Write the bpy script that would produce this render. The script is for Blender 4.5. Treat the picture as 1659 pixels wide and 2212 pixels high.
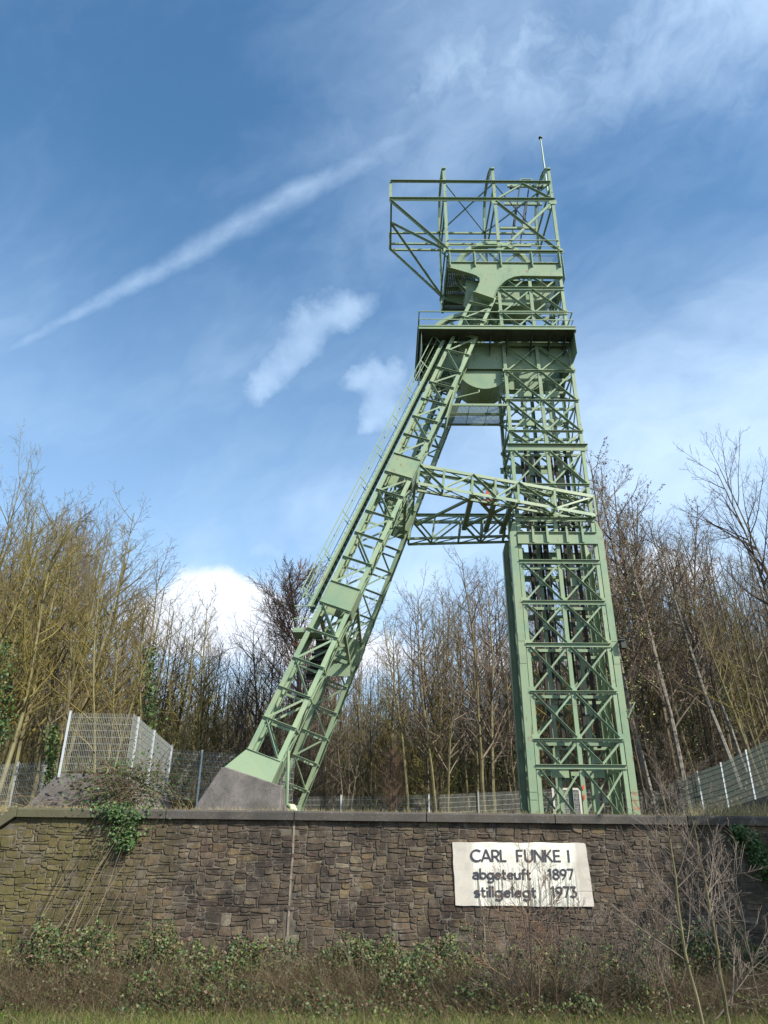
import bpy, math, random
import numpy as np
from mathutils import Vector, Matrix
S=bpy.context.scene
for o in list(bpy.data.objects): bpy.data.objects.remove(o)
COL=S.collection
R=math.radians
# ------------------------------------------------------------ camera (eye at the origin, z is measured from eye height)
PITCH,ROLL=R(25.85),R(.3)
cd=bpy.data.cameras.new('camera'); cam=bpy.data.objects.new('camera',cd); COL.objects.link(cam); S.camera=cam
cd.sensor_fit='VERTICAL'; cd.sensor_height=36; cd.sensor_width=27; cd.lens=1600/2212*36
cd.clip_start=.1; cd.clip_end=3000
F_=Vector((0,math.cos(PITCH),math.sin(PITCH))); U0=Vector((0,-math.sin(PITCH),math.cos(PITCH))); R0=Vector((1,0,0))
R_=R0*math.cos(ROLL)+U0*math.sin(ROLL); U_=U0*math.cos(ROLL)-R0*math.sin(ROLL)
cam.matrix_world=Matrix(((R_.x,U_.x,-F_.x,0),(R_.y,U_.y,-F_.y,0),(R_.z,U_.z,-F_.z,0),(0,0,0,1)))
S.render.resolution_x=768; S.render.resolution_y=1024
def at(px,py,Y):                      # measuring help: point at depth Y seen at (px,py) of the 1659x2212 photo
    d=F_+R_*((px-829.5)/1600)-U_*((py-1106)/1600)
    return d*(Y/d.y)
# ------------------------------------------------------------ light
SUN_EL,SUN_AZ=R(38),R(50)            # azimuth: to the right of straight behind the camera
sv=Vector((math.sin(SUN_AZ)*math.cos(SUN_EL),-math.cos(SUN_AZ)*math.cos(SUN_EL),math.sin(SUN_EL)))
sl=bpy.data.lights.new('sun','SUN'); sl.energy=5.0; sl.angle=R(.53); sl.color=(1,.95,.86)
so=bpy.data.objects.new('sun',sl); COL.objects.link(so); so.rotation_euler=sv.to_track_quat('Z','Y').to_euler()
so.location=(20,-20,40)
S.view_settings.view_transform='Standard'; S.view_settings.look='None'; S.view_settings.gamma=1
S.view_settings.exposure=.62; S.view_settings.use_curve_mapping=False
W=bpy.data.worlds.new('World'); S.world=W; W.use_nodes=True
def world():
    nt=W.node_tree; N=nt.nodes; L=nt.links; N.clear()
    def val(x): 
        return x
    def m(op,a,b=None,c=None,clamp=False):
        n=N.new('ShaderNodeMath'); n.operation=op; n.use_clamp=clamp
        for i,v in enumerate((a,b,c)):
            if v is None: continue
            if isinstance(v,(int,float)): n.inputs[i].default_value=v
            else: L.new(v,n.inputs[i])
        return n.outputs[0]
    tc=N.new('ShaderNodeTexCoord'); D=tc.outputs['Generated']
    def dot(v):
        n=N.new('ShaderNodeVectorMath'); n.operation='DOT_PRODUCT'; L.new(D,n.inputs[0]); n.inputs[1].default_value=v
        return n.outputs['Value']
    def comb(a,b,c):
        n=N.new('ShaderNodeCombineXYZ')
        for i,v in enumerate((a,b,c)):
            if isinstance(v,(int,float)): n.inputs[i].default_value=v
            else: L.new(v,n.inputs[i])
        return n.outputs[0]
    def noise(vec,scale,detail=6,rough=.55,dist=0):
        n=N.new('ShaderNodeTexNoise'); n.inputs['Scale'].default_value=scale; n.inputs['Detail'].default_value=detail
        n.inputs['Roughness'].default_value=rough; n.inputs['Distortion'].default_value=dist
        L.new(vec,n.inputs['Vector']); return n.outputs['Fac']
    def smooth(x,a,b):
        n=N.new('ShaderNodeMapRange'); n.interpolation_type='SMOOTHSTEP'
        L.new(x,n.inputs[0]); n.inputs[1].default_value=a; n.inputs[2].default_value=b
        return n.outputs[0]
    sky=N.new('ShaderNodeTexSky'); sky.sky_type='NISHITA'; sky.sun_disc=False
    sky.sun_elevation=SUN_EL; sky.sun_rotation=math.pi-SUN_AZ
    sky.air_density=1.0; sky.dust_density=.9; sky.ozone_density=2.6; sky.altitude=60
    # directions: along the contrail, across it
    a=Vector((-.4059,.704,.5828)); b=Vector((.0532,.5947,.8022))
    n=a.cross(b).normalized(); mid=(a+b).normalized(); al=(b-a).normalized()
    across=dot(n); along=dot(al)
    up=dot((0,0,1)); 
    def warp(vec,scale,amt,detail=5):
        n=N.new('ShaderNodeTexNoise'); n.inputs['Scale'].default_value=scale; n.inputs['Detail'].default_value=detail; n.inputs['Roughness'].default_value=.6
        L.new(vec,n.inputs['Vector'])
        a=N.new('ShaderNodeVectorMath'); a.operation='SUBTRACT'; L.new(n.outputs['Color'],a.inputs[0]); a.inputs[1].default_value=(.5,.5,.5)
        b=N.new('ShaderNodeVectorMath'); b.operation='SCALE'; L.new(a.outputs[0],b.inputs[0]); b.inputs['Scale'].default_value=amt
        c=N.new('ShaderNodeVectorMath'); c.operation='ADD'; L.new(vec,c.inputs[0]); L.new(b.outputs[0],c.inputs[1]); return c.outputs[0]
    base=comb(m('MULTIPLY',along,1.5),m('MULTIPLY',across,2.6),dot(mid))
    wb=warp(base,1.6,.55,4)
    n1=noise(wb,1.25,7,.58)
    n2=noise(warp(D,3,.25,3),5.5,7,.62)
    sheet=m('MULTIPLY',smooth(n1,.33,.80),m('ADD',.62,m('MULTIPLY',n2,.6)))
    right=smooth(dot((1,0,0)),-.45,.45)
    low=m('SUBTRACT',1.,smooth(up,.25,.80))
    veil=m('ADD',m('MULTIPLY',sheet,m('ADD',.36,m('ADD',m('MULTIPLY',right,.26),m('MULTIPLY',low,.18)))),m('MULTIPLY',low,.30))
    wD=warp(D,7,.035,4)
    def dotw(vec,v):
        n=N.new('ShaderNodeVectorMath'); n.operation='DOT_PRODUCT'; L.new(vec,n.inputs[0]); n.inputs[1].default_value=v
        return n.outputs['Value']
    acw=dotw(warp(D,13,.026,6),n)
    wid=m('ADD',.0065,m('MULTIPLY',smooth(along,-.45,.25),.0095))
    q=m('DIVIDE',m('ABSOLUTE',m('ADD',acw,.0)),wid)
    q=m('DIVIDE',m('ABSOLUTE',acw),wid)
    trail=m('EXPONENT',m('MULTIPLY',m('MULTIPLY',q,q),-1.))
    tfade=m('MULTIPLY',m('SUBTRACT',1.,smooth(along,.12,.60)),smooth(along,-.85,-.15))
    tn=noise(comb(m('MULTIPLY',along,7.),m('MULTIPLY',across,14.),0),2.4,6,.6)
    trail=m('MULTIPLY',m('MULTIPLY',trail,tfade),m('ADD',.0,m('MULTIPLY',tn,.55)))
    # the trail frays into a broad fan towards the upper right
    fq=m('DIVIDE',m('ADD',acw,.03),m('ADD',.03,m('MULTIPLY',smooth(along,.1,.8),.22)))
    fan=m('MULTIPLY',m('EXPONENT',m('MULTIPLY',m('MULTIPLY',fq,fq),-1.)),smooth(along,-.02,.40))
    fan=m('MULTIPLY',fan,m('ADD',.05,m('MULTIPLY',smooth(noise(warp(D,4,.2,4),6,7,.62),.3,.75),.62)))
    wnz=noise(wD,11,6,.6); 
    DD=warp(warp(D,8,.085,6),34,.018,5)
    def puff(dirs,pw,lo=.22,hi=.85):
        tot=None
        for (cx,cy,cz),rx,rz,tilt in dirs:
            cv=Vector((cx,cy,cz)).normalized(); ex=Vector((1,0,0)); ex=(ex-cv*ex.dot(cv)).normalized(); ez=ex.cross(cv)
            if ez.z<0: ez=-ez
            e1=ex*math.cos(tilt)+ez*math.sin(tilt); e2=ez*math.cos(tilt)-ex*math.sin(tilt)
            d1=m('DIVIDE',dotw(DD,e1),rx); d2=m('DIVIDE',dotw(DD,e2),rz)
            r2=m('ADD',m('MULTIPLY',d1,d1),m('MULTIPLY',d2,d2))
            g=m('MULTIPLY',m('EXPONENT',m('MULTIPLY',r2,-1.)),smooth(dot(cv),.5,.7))
            tot=g if tot is None else m('SUBTRACT',1.,m('MULTIPLY',m('SUBTRACT',1.,tot),m('SUBTRACT',1.,g)))
        x=m('ADD',tot,m('MULTIPLY',m('MULTIPLY',m('SUBTRACT',wnz,.5),1.1),smooth(tot,.05,.4)))
        return m('MULTIPLY',smooth(x,lo,hi),pw)
    soft=puff([((-.066,.755,.651),.056,.026,R(16)),((-.100,.771,.628),.055,.034,R(35)),((-.135,.790,.598),.042,.034,R(60)),((-.155,.805,.572),.040,.026,R(70)),
               ((0.012,.809,.588),.045,.024,R(3)),((-.018,.811,.584),.034,.020,R(10)),((.012,.829,.558),.036,.030,R(38)),((-.012,.842,.538),.034,.020,R(40)),
               ((-.1475,.914,.378),.055,.024,R(5)),((.04,.905,.42),.08,.026,R(0)),((.09,.88,.45),.05,.022,R(20))],.58,.14,1.3)
    big=puff([((-.217,.925,.322),.048,.030,R(-6)),((-.170,.931,.312),.060,.028,R(-8)),((-.26,.92,.30),.07,.03,0),((-.20,.93,.28),.12,.03,0),((-.06,.95,.25),.12,.03,0),((.36,.88,.34),.07,.03,0),((.22,.94,.25),.12,.03,0)],.95,.2,.8)
    veil=m('MAXIMUM',veil,fan)
    # low haze bank of distant cumulus all round the horizon
    fac=m('MAXIMUM',veil,trail); fac=m('MAXIMUM',fac,soft)
    fac=m('MINIMUM',fac,.92)
    hs=N.new('ShaderNodeHueSaturation'); L.new(sky.outputs[0],hs.inputs['Color'])
    hs.inputs['Hue'].default_value=.492; hs.inputs['Saturation'].default_value=1.17; hs.inputs['Value'].default_value=1.22
    mx=N.new('ShaderNodeMixRGB'); L.new(fac,mx.inputs[0]); L.new(hs.outputs[0],mx.inputs[1]); mx.inputs[2].default_value=(4.6,5.9,7.5,1)
    mx2=N.new('ShaderNodeMixRGB'); L.new(big,mx2.inputs[0]); L.new(mx.outputs[0],mx2.inputs[1]); mx2.inputs[2].default_value=(5.9,6.25,6.9,1)
    bg=N.new('ShaderNodeBackground'); L.new(mx2.outputs[0],bg.inputs[0]); bg.inputs[1].default_value=.118
    out=N.new('ShaderNodeOutputWorld'); L.new(bg.outputs[0],out.inputs[0])
world()
# ------------------------------------------------------------ materials
def mat(name,base,rough=.7,var=None,vscale=3.,metal=0,isl=0.,bump=0.,bscale=30.,spec=.3,trans=False,extra=None,coord='Object',valvar=0.):
    M=bpy.data.materials.new(name); M.use_nodes=True; nt=M.node_tree; N=nt.nodes; L=nt.links
    B=N['Principled BSDF']; B.inputs['Roughness'].default_value=rough; B.inputs['Metallic'].default_value=metal
    B.inputs['Specular IOR Level'].default_value=spec
    geo=N.new('ShaderNodeNewGeometry')
    P=geo.outputs['Position']
    col=N.new('ShaderNodeRGB'); col.outputs[0].default_value=(*base,1); cur=col.outputs[0]
    def noise(scale,detail=5,rough=.6,vec=P):
        n=N.new('ShaderNodeTexNoise'); n.inputs['Scale'].default_value=scale; n.inputs['Detail'].default_value=detail; n.inputs['Roughness'].default_value=rough
        L.new(vec,n.inputs['Vector']); return n.outputs['Fac']
    def rmp(x,a,b):
        n=N.new('ShaderNodeMapRange'); L.new(x,n.inputs[0]); n.inputs[1].default_value=a; n.inputs[2].default_value=b; return n.outputs[0]
    def mix(f,a,b,mode='MIX'):
        n=N.new('ShaderNodeMixRGB'); n.blend_type=mode
        if isinstance(f,(int,float)): n.inputs[0].default_value=f
        else: L.new(f,n.inputs[0])
        L.new(a,n.inputs[1])
        if isinstance(b,tuple): n.inputs[2].default_value=(*b,1)
        else: L.new(b,n.inputs[2])
        return n.outputs[0]
    def math_(op,a,b):
        n=N.new('ShaderNodeMath'); n.operation=op
        for i,v in enumerate((a,b)):
            if isinstance(v,(int,float)): n.inputs[i].default_value=v
            else: L.new(v,n.inputs[i])
        return n.outputs[0]
    if var: cur=mix(rmp(noise(vscale),.35,.65),cur,var)
    rnd=None
    if isl or valvar or extra:
        oi=N.new('ShaderNodeObjectInfo'); s=math_('ADD',oi.outputs['Random'],geo.outputs['Random Per Island']); rnd=math_('FRACT',s,0)
    if valvar:
        n=N.new('ShaderNodeHueSaturation'); L.new(cur,n.inputs['Color'])
        L.new(math_('ADD',math_('MULTIPLY',rnd,2*valvar),1-valvar),n.inputs['Value']); cur=n.outputs[0]
    if extra: cur=extra(locals(),cur)
    L.new(cur,B.inputs['Base Color'])
    if bump:
        b=N.new('ShaderNodeBump'); b.inputs['Strength'].default_value=bump; b.inputs['Distance'].default_value=.02
        L.new(noise(bscale,6),b.inputs['Height']); L.new(b.outputs[0],B.inputs['Normal'])
    return M
def ramp(e,x,stops):
    n=e['N'].new('ShaderNodeValToRGB'); e['L'].new(x,n.inputs[0]); cr=n.color_ramp
    while len(cr.elements)<len(stops): cr.elements.new(.5)
    for el,(p,c) in zip(cr.elements,stops): el.position=p; el.color=(*c,1)
    return n.outputs[0]
def paint_extra(e,cur):
    mp=e['N'].new('ShaderNodeMapping'); e['L'].new(e['P'],mp.inputs[0]); mp.inputs['Scale'].default_value=(1,1,.38)
    r=e['rmp'](e['noise'](7.5,7,.7,mp.outputs[0]),.575,.64)
    r2=e['rmp'](e['noise'](.8,3,.6),.48,.60)
    cur=e['mix'](e['math_']('MULTIPLY',e['math_']('MULTIPLY',r,r2),.8),cur,(.18,.085,.05))
    d=e['rmp'](e['noise'](9,5,.7),.62,.8)
    fd=e['rmp'](e['noise'](.9,5,.65),.5,.68); cur=e['mix'](e['math_']('MULTIPLY',fd,.75),cur,(.145,.235,.155))
    return e['mix'](e['math_']('MULTIPLY',d,.7),cur,(.075,.085,.055))
PAINT=mat('green_paint',(.205,.285,.175),.42,(.232,.292,.172),.5,bump=.08,bscale=9,spec=.4,extra=paint_extra,valvar=.11)
def stone_extra(e,cur):
    c=ramp(e,e['rnd'],[(0,(.042,.031,.023)),(.22,(.105,.076,.048)),(.45,(.066,.051,.038)),(.66,(.14,.102,.062)),(.82,(.075,.045,.032)),(.93,(.16,.115,.055)),(1,(.21,.18,.13))])
    c=e['mix'](e['math_']('MULTIPLY',e['rmp'](e['noise'](11,7,.7),.35,.75),.38),c,(.20,.165,.12))
    soot=e['rmp'](e['noise'](.9,8,.72),.44,.60)                              # big grimy stains
    c=e['mix'](e['math_']('MULTIPLY',soot,.82),c,(.026,.021,.019))
    c=e['mix'](e['math_']('MULTIPLY',e['rmp'](e['noise'](4.5,7,.72),.5,.6),.5),c,(.045,.036,.030))
    mp=e['N'].new('ShaderNodeMapping'); e['L'].new(e['P'],mp.inputs[0]); mp.inputs['Scale'].default_value=(3.2,1,.5)
    c=e['mix'](e['math_']('MULTIPLY',e['rmp'](e['noise'](1.6,6,.65,mp.outputs[0]),.52,.66),.5),c,(.038,.030,.026))
    sep=e['N'].new('ShaderNodeSeparateXYZ'); e['L'].new(e['P'],sep.inputs[0])
    ms=e['rmp'](sep.outputs['X'],-4.6,-7.0)                                    # moss at the left end
    mo=e['math_']('MULTIPLY',ms,e['rmp'](e['noise'](1.1,6,.7),.30,.58))
    c=e['mix'](e['math_']('MULTIPLY',mo,.6),c,(.125,.112,.032))
    gr=e['rmp'](e['noise'](1.3,6,.7),.54,.64); c=e['mix'](e['math_']('MULTIPLY',gr,.3),c,(.17,.155,.135))
    mp2=e['N'].new('ShaderNodeMapping'); e['L'].new(e['P'],mp2.inputs[0]); mp2.inputs['Scale'].default_value=(1.6,1,.7)
    li=e['rmp'](e['noise'](2.2,9,.78,mp2.outputs[0]),.57,.70)                                 # pale lime bloom
    return e['mix'](e['math_']('MULTIPLY',li,.6),c,(.27,.25,.215))
STONE=mat('rubble_stone',(.2,.17,.13),.9,bump=.7,bscale=24,extra=stone_extra,spec=.2)
MORTAR=mat('mortar',(.17,.145,.11),.95,(.07,.06,.045),2.2,bump=.5,bscale=40,extra=lambda e,c:e['mix'](e['math_']('MULTIPLY',e['rmp'](e['noise'](.6,4),.45,.6),.6),c,(.05,.045,.04)))
def coping_extra(e,cur):
    c=e['mix'](e['rmp'](e['noise'](14,7,.75),.56,.7),cur,(.20,.19,.17))
    c=e['mix'](e['math_']('MULTIPLY',e['rmp'](e['noise'](1.2,4,.6),.45,.62),.6),c,(.05,.047,.042))
    sep=e['N'].new('ShaderNodeSeparateXYZ'); e['L'].new(e['P'],sep.inputs[0])
    return e['mix'](e['math_']('MULTIPLY',e['rmp'](sep.outputs['X'],-5.5,-8.5),.4),c,(.13,.125,.04))
COPING=mat('coping_concrete',(.085,.072,.058),.92,(.085,.078,.07),4,bump=.5,bscale=40,extra=coping_extra)
CONC=mat('exposed_aggregate_concrete',(.19,.17,.155),.92,(.12,.108,.10),2.5,bump=.6,bscale=45,
   extra=lambda e,c:e['mix'](e['rmp'](e['noise'](17,5,.8),.585,.63),e['mix'](e['math_']('MULTIPLY',e['rmp'](e['noise'](1.,5,.6),.5,.65),.5),c,(.065,.06,.05)),(.045,.04,.038)))
def sign_extra(e,cur):
    # run-off streaks below the lettering: narrow in x, long in z
    mp=e['N'].new('ShaderNodeMapping'); e['L'].new(e['P'],mp.inputs[0]); mp.inputs['Scale'].default_value=(24,1,.8)
    s=e['noise'](1.,5,.6,mp.outputs[0])
    sep=e['N'].new('ShaderNodeSeparateXYZ'); e['L'].new(e['P'],sep.inputs[0])
    ml=e['math_']('MULTIPLY',e['rmp'](sep.outputs['X'],2.15,2.3),e['rmp'](sep.outputs['X'],4.78,4.66))
    mz=e['rmp'](sep.outputs['Z'],.30,-.15)
    st=e['math_']('MULTIPLY',e['rmp'](s,.47,.60),e['math_']('MULTIPLY',ml,mz))
    inner=e['mix'](e['math_']('MULTIPLY',ml,.9),cur,(.78,.76,.65))
    c=e['mix'](e['math_']('MULTIPLY',e['rmp'](e['noise'](2.4,6,.7),.45,.66),.5),inner,(.33,.30,.25))
    return e['mix'](e['math_']('MULTIPLY',st,.85),c,(.10,.105,.08))
SIGNM=mat('pale_plaster',(.47,.43,.36),.85,(.54,.50,.43),2,extra=sign_extra,bump=.15,bscale=40)
LETTER=mat('dark_letter_metal',(.055,.052,.065),.55)
GALV=mat('galvanised_steel',(.50,.53,.54),.5,metal=.2,valvar=.06)
GALVD=mat('weathered_wire',(.30,.31,.28),.55,metal=.15)
DARKW=mat('shade_dark_wire',(.09,.12,.10),.6)  # mesh of the right-edge fence: its shade side is put into the colour
WOODM=mat('creosoted_timber',(.040,.034,.029),.85,(.028,.023,.020),3,bump=.4,bscale=20)
DECKM=mat('shade_dark_deck_steel',(.075,.085,.07),.8,(.05,.055,.045),3)  # deck plates, joists, brackets: under-deck shade put into the colour
GRATE=mat('steel_grating',(.16,.22,.17),.6)
CABLE=mat('dark_steel',(.05,.055,.05),.5,metal=.4)
REDM=mat('red_paint',(.50,.09,.05),.5)
WHITE=mat('white_frame_paint',(.50,.48,.42),.5)
PLASTIC=mat('cream_board',(.75,.68,.50),.7)
def bark(name,a,b,twig=False):
    return mat(name,a,.9,b,1.7,valvar=.22,spec=.15,bump=0 if twig else .4,bscale=14)
BARK_O=bark('olive_bark',(.18,.162,.082),(.105,.09,.05))
BARK_B=bark('brown_bark',(.165,.135,.085),(.085,.068,.048))
TWIG_O=bark('olive_twigs',(.175,.145,.040),(.125,.10,.042),True)
TWIG_P=bark('purple_brown_twigs',(.185,.148,.112),(.135,.105,.08),True)
TWIG_R=bark('orange_brown_twigs',(.22,.135,.085),(.16,.10,.07),True)
TWIG_D=bark('dark_brown_twigs',(.085,.065,.05),(.06,.046,.036),True)
PALE=bark('pale_stems',(.19,.155,.125),(.12,.095,.075),True)
def birch_x(e,c):
    mp=e['N'].new('ShaderNodeMapping'); e['L'].new(e['P'],mp.inputs[0]); mp.inputs['Scale'].default_value=(1.2,1.2,5)
    return e['mix'](e['rmp'](e['noise'](1.2,5,.7,mp.outputs[0]),.52,.60),c,(.08,.07,.06))
BIRCH=mat('birch_bark',(.21,.19,.155),.8,extra=birch_x)
def leaves(name,stops,rough=.55,tr=.25):
    M=mat(name,(.1,.1,.1),rough,extra=lambda e,c:e['mix'](e['math_']('MULTIPLY',e['rmp'](e['noise'](.9,4),.4,.62),.0),ramp(e,e['rnd'],stops),(.1,.1,.1)),spec=.35)
    return M
BRAMBLE=leaves('bramble_leaves',[(0,(.028,.05,.016)),(.35,(.045,.075,.022)),(.6,(.075,.115,.028)),(.72,(.14,.17,.04)),(.80,(.11,.07,.04)),(.92,(.13,.065,.04)),(1,(.15,.15,.08))])
IVYL=leaves('ivy_leaves',[(0,(.03,.055,.014)),(.5,(.065,.10,.024)),(1,(.14,.165,.05))])
IVYD=leaves('dark_ivy_leaves',[(0,(.03,.06,.02)),(.6,(.05,.10,.025)),(1,(.10,.15,.04))])
BUDS=leaves('reddish_catkins',[(0,(.24,.13,.11)),(.6,(.32,.20,.15)),(1,(.38,.30,.20))])
SPRING=leaves('spring_leaves',[(0,(.22,.24,.07)),(1,(.36,.34,.14))])
DRYL=leaves('leaf_litter_flakes',[(0,(.05,.036,.020)),(.5,(.105,.068,.034)),(1,(.18,.125,.06))])
GRASS=leaves('grass_blades',[(0,(.05,.08,.014)),(.5,(.10,.145,.022)),(.8,(.17,.18,.045)),(1,(.30,.24,.12))])
STRAW=leaves('dry_grass',[(0,(.16,.15,.05)),(.5,(.30,.25,.11)),(1,(.45,.36,.2))])
FARM=leaves('far_wood_stems',[(0,(.045,.042,.016)),(.5,(.085,.075,.03)),(1,(.13,.11,.06))])
OCANE=leaves('olive_canes',[(0,(.07,.06,.025)),(.6,(.13,.10,.05)),(1,(.20,.16,.09))])
DSTEM=leaves('dead_stems',[(0,(.045,.032,.016)),(.5,(.095,.065,.034)),(.85,(.15,.11,.06)),(1,(.25,.20,.12))])
SOIL=mat('leaf_litter_soil',(.055,.04,.025),.95,(.034,.026,.018),2.5,bump=.8,bscale=9,extra=lambda e,c:e['mix'](e['rmp'](e['noise'](7,8,.7),.5,.62),c,(.105,.068,.04)))
TURF=mat('rough_turf',(.055,.07,.022),.95,(.07,.05,.028),1.4,bump=.6,bscale=12)
# ------------------------------------------------------------ mesh helpers
class MB:
    def __init__(s): s.v=[]; s.f=[]
    def add(s,vs,fs):
        o=len(s.v); s.v+= [tuple(v) for v in vs]; s.f+=[tuple(i+o for i in f) for f in fs]
    def hexa(s,c):      # 8 corners: bottom 4 then top 4
        s.add(c,[(3,2,1,0),(4,5,6,7),(0,1,5,4),(1,2,6,5),(2,3,7,6),(3,0,4,7)])
    def box(s,x0,x1,y0,y1,z0,z1):
        s.hexa([(x0,y0,z0),(x1,y0,z0),(x1,y1,z0),(x0,y1,z0),(x0,y0,z1),(x1,y0,z1),(x1,y1,z1),(x0,y1,z1)])
    def bar(s,p,q,n,w0,w1,d0,d1):
        """bar from p to q; n = facing direction; spans w0..w1 sideways and d0..d1 along n"""
        p=Vector(p);q=Vector(q);a=(q-p).normalized();n=Vector(n);n=(n-a*n.dot(a)).normalized();t=a.cross(n)
        c=[]
        for e in (p,q):
            for (w,d) in ((w0,d0),(w1,d0),(w1,d1),(w0,d1)): c.append(e+t*w+n*d)
        s.hexa(c)
    def ell(s,p,q,n,w,d,t=.014,off=0,side=1):
        s.bar(p,q,n,-w/2,w/2,off-t,off)                 # face plate
        e=side*w/2
        s.bar(p,q,n,min(e,e-side*t),max(e,e-side*t),off-d,off-t)
    def chan(s,p,q,n,w,d,t=.014,off=0,out=False):       # channel: web plus two flanges, open to the back (or the front)
        s.bar(p,q,n,-w/2,w/2,off-t,off)
        lo,hi=(off,off+d) if out else (off-d,off-t)
        s.bar(p,q,n,w/2-t,w/2,lo,hi); s.bar(p,q,n,-w/2,-w/2+t,lo,hi)
    def tube(s,pts,rad,k=6,cap=True):
        pts=[Vector(p) for p in pts]; o=len(s.v); n=len(pts)
        if isinstance(rad,(int,float)): rad=[rad]*n
        a=(pts[1]-pts[0]).normalized(); ref=Vector((0,0,1)) if abs(a.z)<.9 else Vector((1,0,0))
        for i,p in enumerate(pts):
            if i<n-1: a=(pts[i+1]-p).normalized()
            u=a.cross(ref).normalized(); w=u.cross(a)
            for j in range(k):
                th=2*math.pi*j/k; s.v.append(tuple(p+(u*math.cos(th)+w*math.sin(th))*rad[i]))
        for i in range(n-1):
            for j in range(k):
                j2=(j+1)%k; s.f.append((o+i*k+j,o+i*k+j2,o+(i+1)*k+j2,o+(i+1)*k+j))
        if cap: s.f.append(tuple(o+j for j in range(k))[::-1]); s.f.append(tuple(o+(n-1)*k+j for j in range(k)))
    def extrude(s,poly,y0,y1):           # polygon in (x,z), extruded in y
        n=len(poly); o=len(s.v)
        s.v+=[(x,y0,z) for x,z in poly]+[(x,y1,z) for x,z in poly]
        s.f.append(tuple(o+i for i in range(n))); s.f.append(tuple(o+n+i for i in range(n))[::-1])
        for i in range(n): j=(i+1)%n; s.f.append((o+j,o+i,o+n+i,o+n+j))
    def mesh(s,name):
        me=bpy.data.meshes.new(name); me.from_pydata(s.v,[],s.f); me.update(); return me
def link(name,me,m=None,parent=None,kind=None):
    o=bpy.data.objects.new(name,me); COL.objects.link(o)
    if m and not me.materials: me.materials.append(m)
    if parent: o.parent=parent; o.matrix_parent_inverse=Matrix.Translation(-parent.location)
    if kind: o['kind']=kind
    return o
def part(name,mb,m,parent=None,kind=None): return link(name,mb.mesh(name),m,parent,kind)
def fix_normals(me):
    import bmesh
    b=bmesh.new(); b.from_mesh(me); bmesh.ops.recalc_face_normals(b,faces=b.faces); b.to_mesh(me); b.free()
def thing(name,label,cat,loc=(0,0,0),group=None):
    o=bpy.data.objects.new(name,None); COL.objects.link(o); o.location=loc; o.empty_display_size=.3
    tag(o,label,cat,group); return o
def tag(o,label,cat,group=None):
    o['label']=label; o['category']=cat
    if group: o['group']=group
    return o
def npmesh(name,V,Fq):
    me=bpy.data.meshes.new(name); n=len(V); k=Fq.shape[1]
    me.vertices.add(n); me.vertices.foreach_set('co',V.astype(np.float32).ravel())
    me.loops.add(Fq.size); me.loops.foreach_set('vertex_index',Fq.astype(np.int32).ravel())
    me.polygons.add(len(Fq)); me.polygons.foreach_set('loop_start',np.arange(0,Fq.size,k,dtype=np.int32)); me.polygons.foreach_set('loop_total',np.full(len(Fq),k,dtype=np.int32))
    me.update(calc_edges=True); return me
# ------------------------------------------------------------ ground
def ground_z(x,y):
    if y<20.15:
        t=min(1,max(0,(y-6)/8)); return -1.7-.72*t
    z=1.12+.02*(y-20)
    if y>36: z+=.09*(min(y,75)-36)
    if x>12: z+=(min(x,20)-12)*.30*min(1,max(0,(y-26)/6))
    elif x>8 and y>34: z+=(x-8)*.1*min(1,(y-34)/4)
    if x>14: z+=(min(x,26)-14)*.20*min(1,(y-20)/5)
    if x>7 and y>37.5: z+=(min(y,50)-37.5)*.16*min(1,(x-7)/5)
    if x<-13: z+=(-13-x)*.1
    return z
def sheet(name,xs,ys,m,rough=.06,seed=1):
    rg=np.random.RandomState(seed); V=[];Fq=[]
    for y in ys:
        for x in xs: V.append((x,y,ground_z(x,y)+rg.uniform(-1,1)*rough*(1 if abs(y)<80 else 6)))
    nx=len(xs)
    for j in range(len(ys)-1):
        for i in range(nx-1): a=j*nx+i; Fq.append((a,a+1,a+nx+1,a+nx))
    o=link(name,npmesh(name,np.array(V),np.array(Fq)),m); o['kind']='structure'; return o
xs=sorted(set([-900,-400,-200,-100,-60,-40]+[x*.8 for x in range(-37,38)]+[40,60,100,200,400,900]))
lower=sheet('ground',xs,[-600,-200,-60,-20,-5]+[y*.75 for y in range(0,27)]+[20.1],TURF,.05,1)
upper=sheet('wood_floor',xs,[20.2+.7*y for y in range(0,60)]+[70,90,130,200,400,1500],SOIL,.07,2)
# ------------------------------------------------------------ retaining wall
def top_z(x): return 1.125-.0062*(x+2)
wall=thing('retaining_wall','dark rubble stone retaining wall with a concrete coping below the headframe','wall',(0,20,-2.4))
rng=random.Random(5)
mb=MB(); mb.extrude([(-14,-2.8),(15,-2.8),(15,top_z(15)),(-9.1,top_z(-9.1)),(-14,-2.6)][::-1],20.041,20.35)
bk=part('mortar_backing',mb,MORTAR,wall); fix_normals(bk.data)
CW,CH=.090,.0655; NX,NZ=int(24.6/CW),int(3.7/CH); X0=-13.2; Z0=1.115-NZ*CH-.01
occ=np.zeros((NZ,NX),bool)
def xz(i,j):
    x=X0+i*CW; z=Z0+j*CH
    z+=.020*math.sin(x*1.9+j*.6)+.014*math.sin(x*5.3+j*1.7)-.0062*(x+2)*(j/NZ); x+=.022*math.sin(z*8.1+i*1.3)
    if j>=NZ: z=top_z(x)
    return x,z
rects=[]
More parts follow.
